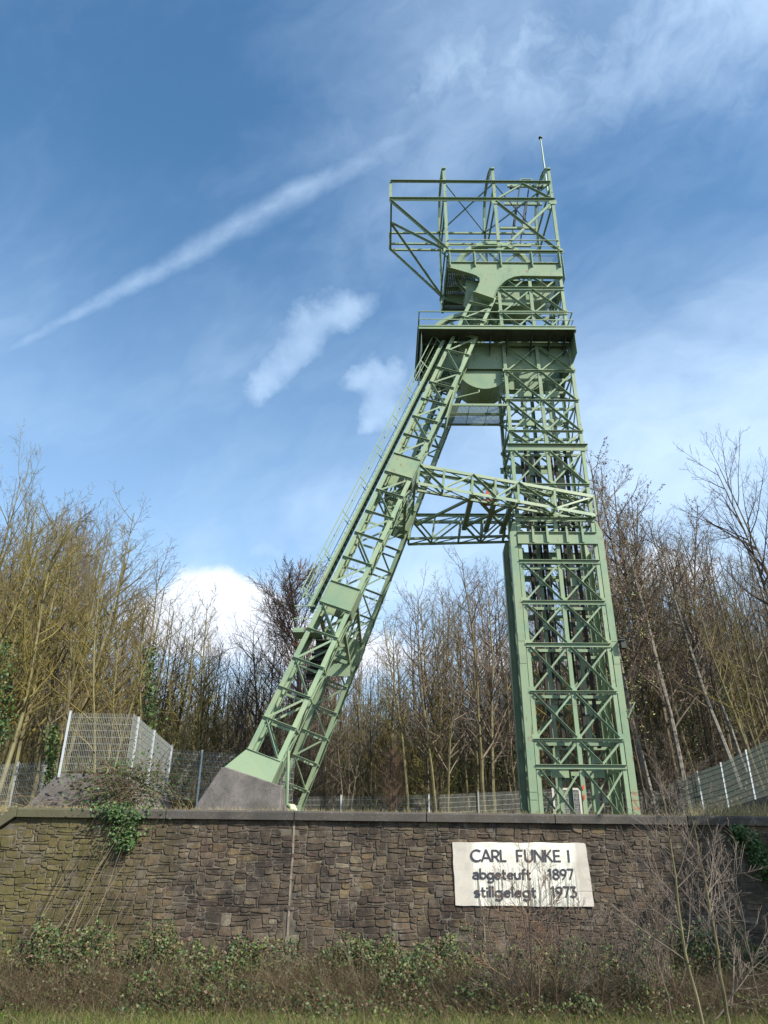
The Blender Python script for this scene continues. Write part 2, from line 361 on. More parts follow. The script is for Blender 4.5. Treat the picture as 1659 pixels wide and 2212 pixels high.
for j in range(NZ-1,-1,-1):
    for i in range(NX):
        if occ[j,i]: continue
        h=rng.choices((1,2,3,4),(33,50,14,3))[0]; w=rng.choices((2,3,4,5,6),(14,26,28,20,12))[0]
        if h>=3: w=rng.choices((2,3,4,5),(26,38,26,10))[0]
        if h==1: w=rng.choices((2,3,4,6),(30,34,26,10))[0]
        h=min(h,j+1); 
        while i+w>NX or occ[j,i:i+w].any(): w-=1
        while occ[j-h+1:j+1,i:i+w].any(): h-=1
        if w==0: continue
        # avoid lonely one-cell gaps
        occ[j-h+1:j+1,i:i+w]=True; rects.append((i,j-h+1,i+w,j+1))
def stone_geo(mb,r):
    i0,j0,i1,j1=r
    c=[xz(i0,j0),xz(i1,j0),xz(i1,j1),xz(i0,j1)]
    cx=sum(p[0] for p in c)/4; cz=sum(p[1] for p in c)/4
    o8=[]
    g=.0045
    for k in range(4):
        a,b=c[k],c[(k+1)%4]
        o8.append(a); o8.append(((a[0]+b[0])/2+rng.uniform(-.006,.006),(a[1]+b[1])/2+rng.uniform(-.006,.006)))
    def inset(p,d,jit):
        dx,dz=cx-p[0],cz-p[1]
        return (p[0]+math.copysign(min(abs(dx),d),dx)+rng.uniform(-jit,jit), p[1]+math.copysign(min(abs(dz),d*.85),dz)+rng.uniform(-jit,jit))
    corner=[rng.uniform(.0,.022) for _ in range(4)]
    back=[inset(p,g+(corner[q//2] if q%2==0 else 0),.004) for q,p in enumerate(o8)]
    d=rng.uniform(.002,.026); tx,tz=rng.uniform(-.05,.05),rng.uniform(-.06,.06)
    w=abs(c[1][0]-c[0][0])
    f1=[inset(p,.010,.004) for p in back]
    vs=[(x,20.06,z) for x,z in back]+[(x,20.045-d*.55+(x-cx)*tx+(z-cz)*tz+rng.uniform(-.004,.004),z) for x,z in back]
    vs+=[(x,20.035-d+(x-cx)*tx+(z-cz)*tz+rng.uniform(-.006,.006),z) for x,z in f1]
    fs=[]
    for q in range(8):
        r2=(q+1)%8; fs.append((q,r2,8+r2,8+q)); fs.append((8+q,8+r2,16+r2,16+q))
    fs.append(tuple(range(16,24)))
    mb.add(vs,fs); return cx,cz,(c[1][0]-c[0][0])*(c[2][1]-c[1][1])
one=[]; rest=MB()
for r in rects:
    cx,cz=xz((r[0]+r[2])/2,(r[1]+r[3])/2)
    if 1.77<cx<5.0 and -.70<cz<.61: continue
    if cx<-9.15 and cz>1.0+(cx+9.1)*.75: continue
    if abs(cx+2.2-.0*cz)<.05: continue
    m=MB(); a=stone_geo(m,r); vis=(-9.5<cx<9.7) and cz>-1.75
    one.append((a[2] if vis else 0,m))
one.sort(key=lambda t:-t[0])
for k,(a,m) in enumerate(one):
    if k<290: part('stone',m,STONE,wall)
    else: rest.add(m.v,m.f)
part('small_stones',rest,STONE,wall,'stuff')
mb=MB()
pts=[(-2.20,top_z(-2.2)),(-2.19,.3),(-2.21,-.2),(-2.22,-2.4)]
for a,b in zip(pts,pts[1:]): mb.bar((a[0],20.0,a[1]),(b[0],20.0,b[1]),(0,-1,0),-.024,.024,-.05,-.016)
part('expansion_joint',mb,mat('joint_filler',(.25,.21,.16),.9,(.13,.11,.08),9),wall)
mb=MB()
pts=[(2.42,-.76),(2.43,-2.3)]
for a,b in zip(pts,pts[1:]): mb.bar((a[0],20.0,a[1]),(b[0],20.0,b[1]),(0,-1,0),-.018,.018,-.05,-.018)
part('expansion_joint',mb,bpy.data.materials['joint_filler'],wall)
# coping slabs
cps=[-9.12,-5.4,-2.2,1.1,4.3,7.6,10.8,15]
for a,b in zip(cps,cps[1:]):
    mb=MB(); n=10; g=.012
    for k in range(n):
        xa=a+g+(b-a-2*g)*k/n; xb=a+g+(b-a-2*g)*(k+1)/n
        def sec(x):
            w=.006*math.sin(x*7.1)+.004*math.sin(x*17); z=top_z(x)
            return [(x,19.915+w*.4,z-.0),(x,19.905+w,z+.17),(x,19.93+w,z+.215+w*.6),(x,20.42,z+.225),(x,20.42,z)]
        A,B=sec(xa),sec(xb); o=len(mb.v); mb.v+=A+B
        for q in range(5): q2=(q+1)%5; mb.f.append((o+q,o+q2,o+5+q2,o+5+q))
        if k==0: mb.f.append(tuple(o+q for q in range(5))[::-1])
        if k==n-1: mb.f.append(tuple(o+5+q for q in range(5)))
    c=part('coping_slab',mb,COPING,wall); fix_normals(c.data)
mb=MB()
A=Vector((-9.12,0,top_z(-9.1)+.03)); B=Vector((-13.6,0,-2.0))
mb.bar((A.x-.003,20.16,A.z+.02),(B.x,20.16,B.z),(0,-1,0),-.02,.19,-.26,.25)
mb.box(-9.35,-9.125,19.92,20.42,top_z(-9.1)-.002,top_z(-9.1)+.215)
part('coping_slab',mb,COPING,wall)
# ------------------------------------------------------------ the plaque and its lettering
sign=thing('plaque','pale plastered plaque with dark raised lettering reading CARL FUNKE I set in the stone wall','plaque',(3.4,19.97,-.05))
mb=MB(); rr=random.Random(3)
def edge(p,q,n):
    out=[]
    for k in range(n):
        t=k/n; out.append((p[0]+(q[0]-p[0])*t+rr.uniform(-.008,.008),p[1]+(q[1]-p[1])*t+rr.uniform(-.008,.008)))
    return out
poly=edge((1.73,.645),(1.755,-.735),9)+edge((1.755,-.735),(5.06,-.75),16)+edge((5.06,-.75),(5.01,.61),9)+edge((5.01,.61),(4.97,.645),1)+edge((4.97,.645),(1.73,.645),16)
mb.extrude(poly,19.985,20.06); b=part('plaster_panel',mb,SIGNM,sign); fix_normals(b.data)
def arc(cx,cz,rx,rz,a0,a1,n=10): return [(cx+rx*math.cos(R(a0+(a1-a0)*k/n)),cz+rz*math.sin(R(a0+(a1-a0)*k/n))) for k in range(n+1)]
G={ # strokes in cap-height units, advance width
'C':([arc(.47,.5,.43,.45,50,310,14)],.80),
'A':([[(.05,0),(.40,1)],[(.40,1),(.75,0)],[(.17,.3),(.63,.3)]],.80),
'R':([[(.08,0),(.08,1)],[(.08,.93)]+arc(.33,.68,.24,.25,90,-90,8)+[(.08,.43)],[(.3,.43),(.58,0)]],.66),
'L':([[(.08,1),(.08,.0)],[(.08,.06),(.48,.06)]],.56),
'F':([[(.08,0),(.08,1)],[(.08,.94),(.5,.94)],[(.08,.5),(.44,.5)]],.58),
'U':([[(.08,1)]+arc(.34,.33,.26,.28,180,360,10)+[(.60,1)]],.70),
'N':([[(.08,0),(.08,1)],[(.08,.98),(.66,.02)],[(.66,0),(.66,1)]],.76),
'K':([[(.08,0),(.08,1)],[(.12,.45),(.50,1)],[(.2,.56),(.58,0)]],.64),
'E':([[(.08,0),(.08,1)],[(.08,.94),(.5,.94)],[(.08,.5),(.46,.5)],[(.08,.06),(.52,.06)]],.60),
'I':([[(.08,0),(.08,1)]],.2),
'a':([[(.10,.56)]+arc(.29,.44,.18,.17,135,0,6)+[(.47,0)],arc(.27,.21,.20,.16,20,360,12)],.57),
'b':([[(.08,0),(.08,1)],arc(.30,.31,.22,.25,0,360,16)],.60),
'g':([arc(.29,.31,.22,.25,0,360,16),[(.51,.58),(.51,-.12)]+arc(.29,-.12,.22,.17,0,-160,8)],.61),
'e':([[(.08,.31),(.50,.34)],arc(.29,.30,.21,.26,10,320,14)],.58),
't':([[(.17,.85),(.17,.14)]+arc(.28,.16,.11,.12,190,300,4),[(.04,.56),(.36,.56)]],.42),
'u':([[(.08,.58)]+arc(.28,.24,.20,.20,180,360,8)+[(.48,.58)],[(.48,.5),(.48,0)]],.58),
'f':([[(.15,0),(.15,.76)]+arc(.29,.78,.14,.14,180,70,5),[(.03,.56),(.36,.56)]],.40),
's':([arc(.22,.44,.15,.12,30,250,8)[:-1]+arc(.24,.17,.16,.13,80,-150,8)],.46),
'i':([[(.08,0),(.08,.56)],[(.08,.74),(.08,.86)]],.2),
'l':([[(.08,0),(.08,1)]],.2),
'1':([[(.02,.78),(.17,.96)],[(.2,1),(.2,0)]],.36),
'8':([arc(.28,.73,.18,.2,0,360,12),arc(.28,.27,.22,.23,0,360,12)],.58),
'9':([arc(.28,.68,.21,.24,0,360,14),[(.49,.66),(.42,.35),(.20,0)]],.56),
'7':([[(.03,.94),(.5,.94)],[(.48,.94),(.20,0)]],.56),
'3':([[(.06,.94),(.42,.94)],[(.42,.94),(.22,.6)],arc(.22,.3,.24,.27,85,-140,9)],.56),
}
def text(s,x0,x1,zb,cap,sw):
    tot=0; adv=[]
    for ch in s: a=G[ch][1] if ch!=' ' else .34; adv.append(a); tot+=a
    k=(x1-x0)/(tot*cap); x=x0
    for ch,a in zip(s,adv):
        if ch!=' ':
            mb=MB()
            for q,st in enumerate(G[ch][0]):
                y1=19.969+.002*q
                pts=[(x+px*cap*k,zb+pz*cap) for px,pz in st]
                for j,((ax,az),(bx,bz)) in enumerate(zip(pts,pts[1:])):
                    d=Vector((bx-ax,0,bz-az)); d.normalize(); e=sw*.20 if len(pts)>2 else 0
                    mb.bar((ax-d.x*e,19.98,az-d.z*e),(bx+d.x*e,19.98,bz+d.z*e),(0,-1,0),-sw/2,sw/2,-.02,19.98-y1+.0006*j)
            part('letter',mb,LETTER,sign)
        x+=a*cap*k
CAPM=.27
text('CARL',2.17,3.06,.215,CAPM,.039); text('FUNKE',3.28,4.39,.215,CAPM,.039); text('I',4.54,4.60,.215,CAPM,.039)
text('abgeteuft',2.19,3.62,-.165,.235,.036); text('1897',4.02,4.66,-.165,.235,.036)
text('stillgelegt',2.21,3.72,-.548,.235,.036); text('1973',4.06,4.70,-.548,.235,.036)
# ------------------------------------------------------------ headframe
HF=thing('headframe','tall green steel mine headframe with braced tower, slanting double strut and wheel decks','headframe',(6.9,28,1.15))
rj=random.Random(8)
NY=(0,-1,0)
def J(): return rj.uniform(-.0015,.0015)
def hp(name,mb,m=PAINT,kind=None): return part(name,mb,m,HF,kind)
def diag(name,p,q,n,w=.075,d=.06,off=-.016,side=1,prof='L'):
    mb=MB()
    P=Vector(p);Q=Vector(q); rt_=Vector((0,0,1)).cross(Vector(n)) ; fall=(Q-P).dot(rt_)*(Q.z-P.z)<0
    if prof=='L' and fall and n[1]!=0:
        if P.dot(rt_)>Q.dot(rt_): P,Q=Q,P
        o=off+J(); mb.bar(P,Q,n,-w/2,w/2,o-.012,o); t=(Q-P).normalized().cross(Vector(n)); e=w/2 if t.z>0 else -w/2
        mb.bar(P,Q,n,min(e,e-math.copysign(.014,e)),max(e,e-math.copysign(.014,e)),o,o+.095)
    elif prof=='L': mb.ell(p,q,n,w,d,.012,off+J(),side)
    else: mb.bar(p,q,n,-w/2,w/2,off-.012+J(),off+J())
    return hp(name,mb)
def gusset(c,n,a,b,off=.012):
    mb=MB(); c=Vector(c); n=Vector(n); t=Vector((0,0,1)).cross(n); t.normalize()
    up=n.cross(t); up.normalize()
    cs=.25*min(a,b); o=off+J()
    pts=[(-a/2+cs,-b/2),(a/2-cs,-b/2),(a/2,-b/2+cs),(a/2,b/2-cs),(a/2-cs,b/2),(-a/2+cs,b/2),(-a/2,b/2-cs),(-a/2,-b/2+cs)]
    f=[c+t*x+up*z+n*o for x,z in pts]; g=[v-n*.012 for v in f]
    mb.add(f+g,[tuple(range(8)),tuple(range(15,7,-1))]+[(i,i+8,(i+1)%8+8,(i+1)%8) for i in range(8)])
    ob=hp('gusset_plate',mb); fix_normals(ob.data)
XL,XC,XR=5.40,6.90,8.40; YF,YB=27.0,29.0
LV=[1.2,3.28,4.18,5.86,7.60,9.26,10.94,12.77,14.35,16.14,16.93,18.51,20.08,21.57,23.41,24.87,26.2]
# corner columns
for y,n in ((YF,(0,-1,0)),(YB,(0,1,0))):
    for x,w in ((XL,.145),(XC,.15),(XR,.145)):
        for a,b in ((1.15,12.72),(12.72,24.87),(24.87,26.4)):
            mb=MB(); mb.chan((x,y,a),(x,y,b),n,w,.12,.016,0); hp('column',mb)
# wide casing plates at the four lower corners
for sx,x0,x1 in ((-1,5.03,5.305),(1,8.495,8.74)):
    for y,n,s in ((YF-.02,-1,1),(YB+.02,1,-1)):
        mb=MB()
        ch=.28
        xo,xi=(x0,x1) if sx<0 else (x1,x0)
        mb.extrude([(xi,1.15),(xo,1.15),(xo,12.15),(xo-sx*.14,12.62),(xi,12.72)],y,y+s*.016)
        mb.box(min(xo,xo-sx*.016),max(xo,xo-sx*.016),min(y+s*.018,y+s*.24),max(y+s*.018,y+s*.24),1.15,12.15)
        mb.box(min(xi,xi+sx*.016),max(xi,xi+sx*.016),min(y+s*.018,y+s*.2),max(y+s*.018,y+s*.2),1.15,12.6)
        o=hp('casing_plate',mb); fix_normals(o.data)
        for z in (6.9,7.75,2.2,2.45):
            if y<28 or z>6:
                mb=MB(); mb.box(x0+.01,x1-.01,y-.012 if n<0 else y,y if n<0 else y+.012,z,z+(.32 if z>6 else .03)); hp('splice_plate',mb)
    mb=MB(); 
# crossbeams
def cross(a,b,n,h=.16,d=.07,name='crossbeam',off=.02,top=True,m=PAINT):
    mb=MB(); mb.bar(a,b,n,-h/2,h/2,off-.014,off)
    p=Vector(a);q=Vector(b);ax=(q-p).normalized();t=ax.cross(Vector(n))
    e=h/2 if t.z>0 else -h/2
    lo,hi=min(e,e-math.copysign(.016,e)),max(e,e-math.copysign(.016,e))
    mb.bar(a,b,n,lo,hi,off,off+d)          # upper ledge, throws a thin shadow on the web
    mb.bar(a,b,n,min(-e,-e+math.copysign(.014,e)),max(-e,-e+math.copysign(.014,e)),off,off+.02)
    return hp(name,mb,m)
BIG={16.14:.30,12.77:.18}
for z in LV[1:-1]:
    ex=.10 if z>3.5 else .02
    for y,n in ((YF,(0,-1,0)),(YB,(0,1,0))):
        h=BIG.get(z,.15 if z not in (5.86,4.18,18.51,20.08,16.93,14.35) else .085)
        e=.2 if z==16.14 else .08
        cross((XL-e,y,z),(XR+e,y,z),n,h,.075 if z!=16.14 else .11)
    for x,n in ((XL,(-1,0,0)),(XR,(1,0,0))):
        cross((x,YF+.02,z+.001),(x,YB-.02,z+.001),n,.13,.06)
def xpanel(p00,p10,p11,p01,n,name='diagonal_brace',w=.066,g=True,off=-.018):
    diag(name,p00,p11,n,w,.055,off,1); diag(name,p10,p01,n,w,.055,off+.026,-1)
    if g:
        c=(Vector(p00)+Vector(p10)+Vector(p11)+Vector(p01))/4
        gusset(c,n,.2,.16,off+.042)
PAN=[(1.25,3.2),(4.25,5.78),(5.94,7.5),(7.7,9.16),(9.36,10.85),(12.9,14.26),(14.44,15.9),(17.0,18.44),(18.58,20.0),(20.15,21.5),(22.65,23.34),(23.5,24.78)]
PAN=[(1.30,3.18),(4.26,5.8),(5.92,7.52),(7.68,9.18),(9.34,10.86),(12.88,14.30),(14.41,15.96),(16.99,18.46),(18.56,20.03),(20.13,21.45),(21.95,23.36),(23.46,24.82)]
for a,b in PAN:
    for y,n in ((YF,(0,-1,0)),(YB,(0,1,0))):
        for x0,x1 in ((XL+.05,XC-.05),(XC+.05,XR-.05)):
            xpanel((x0,y,a),(x1,y,a),(x1,y,b),(x0,y,b),n)
    for x,n in ((XL,(-1,0,0)),(XR,(1,0,0))):
        xpanel((x,YF+.1,a),(x,YB-.1,a),(x,YB-.1,b),(x,YF+.1,b),n,g=False)
    for y in (YF,YB):
        n=(0,-1,0) if y==YF else (0,1,0)
        for x in (XL,XC,XR):
            if a>4: gusset((x,y,a+.02),n,.26,.24,.028)
# half panels: short braces
for a,b in ((3.36,4.10),(16.28,16.88),(25.0,25.7)):
    for y,n in ((YF,(0,-1,0)),(YB,(0,1,0))):
        for x0,x1 in ((XL+.05,XC-.05),(XC+.05,XR-.05)):
            xm=(x0+x1)/2
            diag('diagonal_brace',(x0,y,b),(xm,y,a),n); diag('diagonal_brace',(xm,y,a),(x1,y,b),n,side=-1)
# riveted girder with hanging brackets
for y,n in ((YF-.05,(0,-1,0)),(YB+.05,(0,1,0))):
    mb=MB(); s=-1 if y<28 else 1
    mb.bar((XL-.08,y,11.93),(XR+.08,y,11.93),n,-.24,.24,0,.016)
    mb.bar((XL-.08,y,11.93),(XR+.08,y,11.93),n,-.26,-.24,-.05,.09); mb.bar((XL-.08,y,11.93),(XR+.08,y,11.93),n,.24,.26,-.05,.09)
    hp('girder',mb)
    for x in (5.93,6.5,7.28,7.9):
        mb=MB(); mb.box(x-.045,x+.045,min(y+s*.02,y+s*.12),max(y+s*.02,y+s*.12),11.72,12.28); mb.box(x-.03,x+.03,min(y+s*.02,y+s*.09),max(y+s*.02,y+s*.09),12.28,12.42)
        hp('bracket',mb)
riv=MB()
def rivet(p,n,r=.016):
    p=Vector(p);n=Vector(n).normalized();t=n.orthogonal().normalized();u=n.cross(t);o=len(riv.v)
    for k in range(5):
        a=2*math.pi*k/5; riv.v.append(tuple(p+t*r*math.cos(a)+u*r*math.sin(a)))
    riv.v.append(tuple(p+n*r*.8))
    for k in range(5): riv.f.append((o+k,o+(k+1)%5,o+5))
for k in range(38):
    x=XL+k*(XR-XL)/37
    for z in (11.74,12.12): rivet((x,YF-.066,z),NY,.014)
# timber guides with steel hangers, inner posts
for x in (6.08,6.52,7.34,7.78):
    for y in (27.62,28.38):
        lo=9.3 if (y>28) else 6.6
        for a,b in ((lo-2.6,lo+1.5),(lo+1.52,12.9),(12.92,16.6)):
            mb=MB(); mb.box(x-.058,x+.058,y-.07,y+.07,a,b); hp('timber_guide',mb,WOODM)
for x in (6.30,7.56):
    for y in (27.8,28.25):
        mb=MB(); mb.chan((x,y,1.3),(x,y,20.2),NY,.13,.1,.014); hp('inner_post',mb)
for z in LV[2:13]:
    for y in (27.5,28.5):
        mb=MB(); mb.chan((XL,y,z-.06),(XR,y,z-.06),NY,.11,.08,.014); hp('inner_crossbeam',mb)
for z in (3.0,5.2,8.4,10.2,13.6,15.2,17.7,19.2):
    mb=MB(); 
    for x in (6.08,7.34): mb=MB(); mb.box(x-.1,x+.54,27.705,27.72,z,z+.34); hp('guide_plate',mb)
# ---- lower wheel deck
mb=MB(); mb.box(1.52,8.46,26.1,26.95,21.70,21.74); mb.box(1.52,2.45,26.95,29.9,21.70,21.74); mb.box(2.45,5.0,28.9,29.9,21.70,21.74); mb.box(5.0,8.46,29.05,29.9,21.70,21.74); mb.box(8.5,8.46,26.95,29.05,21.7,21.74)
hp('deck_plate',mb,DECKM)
for a,b,n in (((1.5,26.08,21.76),(8.48,26.08,21.76),(0,-1,0)),((1.5,29.92,21.76),(8.48,29.92,21.76),(0,1,0)),((1.5,26.09,21.76),(1.5,29.91,21.76),(-1,0,0)),((8.48,26.09,21.76),(8.48,29.91,21.76),(1,0,0))):
    cross(a,b,n,.17,.03,'deck_edge_beam')
mb=MB(); mb.bar((2.3,27.16,21.0),(8.3,27.16,21.0),NY,-.66,.66,-.016,0); mb.bar((2.3,27.16,21.0),(8.5,27.16,21.0),NY,-.68,-.66,-.1,.14); mb.bar((2.3,27.16,21.62),(8.5,27.16,21.62),NY,-.02,.02,-.1,.2)
hp('main_girder',mb)
mb=MB(); mb.bar((2.3,28.86,21.0),(8.3,28.86,21.0),NY,-.66,.66,-.016,0); mb.bar((1.6,28.86,20.34),(8.5,28.86,20.34),NY,-.02,.02,-.1,.14); hp('main_girder',mb)
for x in (1.62,8.445):
    mb=MB(); mb.box(x,x+.016,26.2,29.85,20.55,21.68); hp('side_girder',mb)
for x in (3.3,4.75,5.5,6.6,7.4,8.1):
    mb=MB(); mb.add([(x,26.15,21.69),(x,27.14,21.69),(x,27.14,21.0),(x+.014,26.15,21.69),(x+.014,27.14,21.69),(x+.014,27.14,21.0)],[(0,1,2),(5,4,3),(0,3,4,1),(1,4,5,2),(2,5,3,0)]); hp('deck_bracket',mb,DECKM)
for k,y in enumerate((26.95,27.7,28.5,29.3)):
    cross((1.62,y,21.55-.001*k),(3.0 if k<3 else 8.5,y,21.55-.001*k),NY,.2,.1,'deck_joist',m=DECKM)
def railing(path,h=.86,n=None,mid=True,thk=.045,spacing=1.35):
    mb=MB(); 
    P=[Vector(p) for p in path]
    tot=0
    for a,b in zip(P,P[1:]):
        mb.bar(a+Vector((0,0,h)),b+Vector((0,0,h)),(0,0,1),-thk/2,thk/2,-.014,.02)
        if mid: mb.bar(a+Vector((0,0,h*.5)),b+Vector((0,0,h*.5)),(0,0,1),-.012,.012,-.03,.01)
        mb.bar(a+Vector((0,0,.05)),b+Vector((0,0,.05)),(0,0,1),-.006,.006,-.05,.05)
    r=hp('railing',mb)
    for a,b in zip(P,P[1:]):
        k=max(1,round((b-a).length/spacing))
        for i in range(k+1):
            p=a.lerp(b,i/k); m=MB(); m.box(p.x-.022,p.x+.022,p.y-.022,p.y+.022,p.z,p.z+h-.012); q=link('rail_post',m.mesh('rail_post'),PAINT); q.parent=r; q.matrix_parent_inverse=Matrix.Translation(-HF.location)
    return r
railing([(8.44,29.88,21.85),(8.44,26.12,21.85),(1.54,26.12,21.85),(1.54,29.88,21.85),(8.44,29.88,21.85)])
# ---- sheave wheels with their curved guards
def wheel(cx,cz,r,y,w=.30):
    mb=MB(); n=40
    def ring(ra,rb,y0,y1,a0=0,a1=360,seg=n):
        full=abs(a1-a0)>=360; o=len(mb.v)
        for k in range(seg+(0 if full else 1)):
            a=R(a0+(a1-a0)*k/seg); c,s=math.cos(a),math.sin(a)
            for rr_,yy in ((ra,y0),(rb,y0),(rb,y1),(ra,y1)): mb.v.append((cx+c*rr_,yy,cz+s*rr_))
        m_=seg if full else seg
        for k in range(m_):
            a=o+4*k; b=o+4*((k+1)%seg if full else k+1)
            for q in range(4): q2=(q+1)%4; mb.f.append((a+q,a+q2,b+q2,b+q))
    ring(r-.20,r,y-w/2,y-w/2+.05); ring(r-.22,r-.12,y-w/2+.051,y+w/2-.051); ring(r-.20,r,y+w/2-.05,y+w/2)
    o=hp('sheave_rim',mb); fix_normals(o.data)
    mb=MB(); ring(.02,.32,y-.28,y+.28,seg=16); o=hp('sheave_hub',mb); fix_normals(o.data)
    for k in range(10):
        a=R(36*k+9); mb=MB(); mb.chan((cx+.3*math.cos(a),y,cz+.3*math.sin(a)),(cx+(r-.19)*math.cos(a),y,cz+(r-.19)*math.sin(a)),NY,.12,.08,.012); hp('sheave_spoke',mb)
def guard(cx,cz,r,y0,y1,a0,a1,top):
    mb=MB(); seg=20; o=0
    P=[(cx+r*math.cos(R(a0+(a1-a0)*k/seg)),cz+r*math.sin(R(a0+(a1-a0)*k/seg))) for k in range(seg+1)]
    for k in range(seg):
        (xa,za),(xb,zb)=P[k],P[k+1]
        mb.hexa([(xa,y0,za),(xb,y0,zb),(xb,y1,zb),(xa,y1,za),(xa*.998+cx*.002,y0,za+.014),(xb*.998+cx*.002,y0,zb+.014),(xb*.998+cx*.002,y1,zb+.014),(xa*.998+cx*.002,y1,za+.014)])
    hp('sheave_guard',mb)
    for y in (y0-.016,y1+.002):
        mb=MB(); poly=P+[(P[-1][0],top),(P[0][0],top)]; mb.extrude(poly,y,y+.014); o=hp('guard_cheek',mb); fix_normals(o.data)
wheel(4.05,22.0,2.2,28.0); guard(4.47,20.55,1.20,27.3,28.7,180,360,20.95)
wheel(5.4,26.9,1.93,28.0); guard(6.05,26.75,2.60,27.35,28.65,214,326,25.7)
# ---- head: neck plate, girders, deck
neck=[(2.98,26.39),(8.50,26.37),(8.47,25.56)]+[(6.5,25.58),(6.15,25.52),(5.85,25.37),(5.62,25.18),(5.42,24.95),(5.28,24.70),(5.08,24.08),(4.17,24.48),(4.40,24.95),(4.50,25.2),(4.50,25.42),(4.38,25.56),(4.2,25.66),(2.98,26.12)]
for y in (26.88,29.1):
    mb=MB(); mb.extrude(neck,y,y+.02); o=hp('neck_girder',mb); fix_normals(o.data)
mb=MB()
for (xa,za),(xb,zb) in zip(neck[2:10],neck[3:11]): mb.bar((xa,26.95,za),(xb,26.95,zb),NY,-.01,.01,-.12,.10)
hp('neck_flange',mb)
mb=MB()
for (xa,za),(xb,zb) in zip(neck[11:],neck[12:]): mb.bar((xa,26.95,za),(xb,26.95,zb),NY,-.01,.01,-.12,.10)
hp('neck_flange',mb)
mb=MB(); mb.bar((5.10,26.88,24.08),(4.15,26.88,24.50),NY,-.02,.02,-.1,.14); hp('neck_flange',mb)
mb=MB(); mb.bar((2.98,26.95,26.40),(8.5,26.95,26.38),NY,-.015,.015,-.12,.14); hp('neck_flange',mb)
for i in range(22): rivet((4.5+i*.19,26.878,25.66),NY,.014)
for i in range(9): rivet((4.30+i*.05*-1*.0+.0,26.878,24.6+.0*i),NY,.012)
for k in range(12):
    t=k/11; rivet((4.26+.30*t if k<8 else 4.5,26.878,24.6+.9*t),NY,.014); rivet((5.05+.5*t,26.878,24.2+1.1*t),NY,.014)
ZD=27.08
for y,n in ((26.9,(0,-1,0)),(30.4,(0,1,0))): cross((2.92,y,ZD),(8.62,y,ZD),n,.12,.1,'head_edge_beam')
for x,n in ((2.94,(-1,0,0)),(8.60,(1,0,0))): cross((x,26.93,ZD),(x,30.37,ZD),n,.12,.05,'head_edge_beam')
mb=MB(); mb.box(8.58,8.6,26.9,30.3,25.5,ZD-.08); hp('side_girder',mb)
for x in (3.1,4.3,5.55,7.05,8.4):
    mb=MB(); mb.bar((x,26.84,26.15),(x,26.84,ZD-.07),NY,-.06,.06,-.06,.02); mb.bar((x,26.84,26.15),(x,26.84,ZD-.07),NY,-.01,.01,.02,.12); hp('deck_post',mb)
for k,y in enumerate((27.5,28.75,29.3,29.85,30.35)):
    cross((2.95,y,26.42),(4.6 if y>27.4 else 8.5,y,26.42),NY,.16,.1,'head_joist')
for a,b in (((2.97,26.95,26.9),(2.97,30.3,26.4)),((2.97,26.95,26.4),(2.97,28.6,26.95)),((2.97,28.6,26.95),(2.97,30.3,26.4)),((2.97,26.9,26.35),(2.97,30.4,26.35))):
    diag('head_side_brace',a,b,(-1,0,0),.11,.08)
def grating(name,x0,x1,y0,y1,z,step=.075,t=.012):
    mb=MB(); k=0
    x=x0
    while x<x1: mb.box(x,x+t,y0,y1,z,z+.02); x+=step
    y=y0
    while y<y1: mb.box(x0,x1,y,y+t,z+.0205,z+.035); y+=step
    hp(name,mb,GRATE)
grating('floor_grating',2.98,4.5,26.95,30.3,26.52,.09,.062); grating('floor_grating',5.0,8.5,28.9,30.3,26.52,.09,.062)
def vmesh(x0,x1,y,z0,z1,step=.07):
    mb=MB(); x=x0
    while x<x1: mb.box(x,x+.008,y,y+.008,z0,z1); x+=step
    z=z0
    while z<z1: mb.box(x0,x1,y+.009,y+.016,z,z+.008); z+=step
    hp('wire_screen',mb,GRATE)
vmesh(3.15,8.4,26.97,26.42,27.0)
railing([(3.05,26.86,27.14),(8.5,26.86,27.14)],.72,spacing=1.6)
# ---- cage over the upper wheel
X4=(0.25,3.02,5.55,8.47); FY,RY=26.9,30.5
def post(a,b,n,w=.13,name='cage_post',d=.09): 
    mb=MB(); mb.chan(a,b,n,w,d,.014); return hp(name,mb)
for x in X4[1:]:
    post((x,FY,ZD),(x,FY,32.86),NY,.15); post((x,RY,26.4),(x,RY,32.2),(0,1,0),.13)
post((X4[0],FY,30.6),(X4[0],FY,31.92),NY,.14); post((X4[0],RY,30.9),(X4[0],RY,32.2),(0,1,0),.12)
for a,b in (((X4[0],FY,31.9),(X4[3],FY,31.88)),((X4[0]-.05,FY,30.63),(X4[3]+.12,FY,30.63))):
    cross(a,b,NY,.11 if a[2]>31 else .17,.10,'cage_chord')
for z,h in ((32.17,.11),(31.35,.10),(30.9,.11)):
    mb=MB(); mb.chan((X4[0],RY,z),(X4[3],RY,z),NY,h,.09,.014,.02); hp('cage_chord',mb)
for z0,z1 in ((31.9,32.17),(30.63,30.9)):
    for x in X4: mb=MB(); mb.chan((x,FY+.1,z0),(x,RY-.1,z1),(-1,0,0),.11,.08,.014); hp('cage_chord',mb)
mb=MB(); mb.chan((X4[0],FY+.1,30.64),(X4[0],RY-.1,31.9),(-1,0,0),.08,.05,.012); hp('cage_brace',mb)
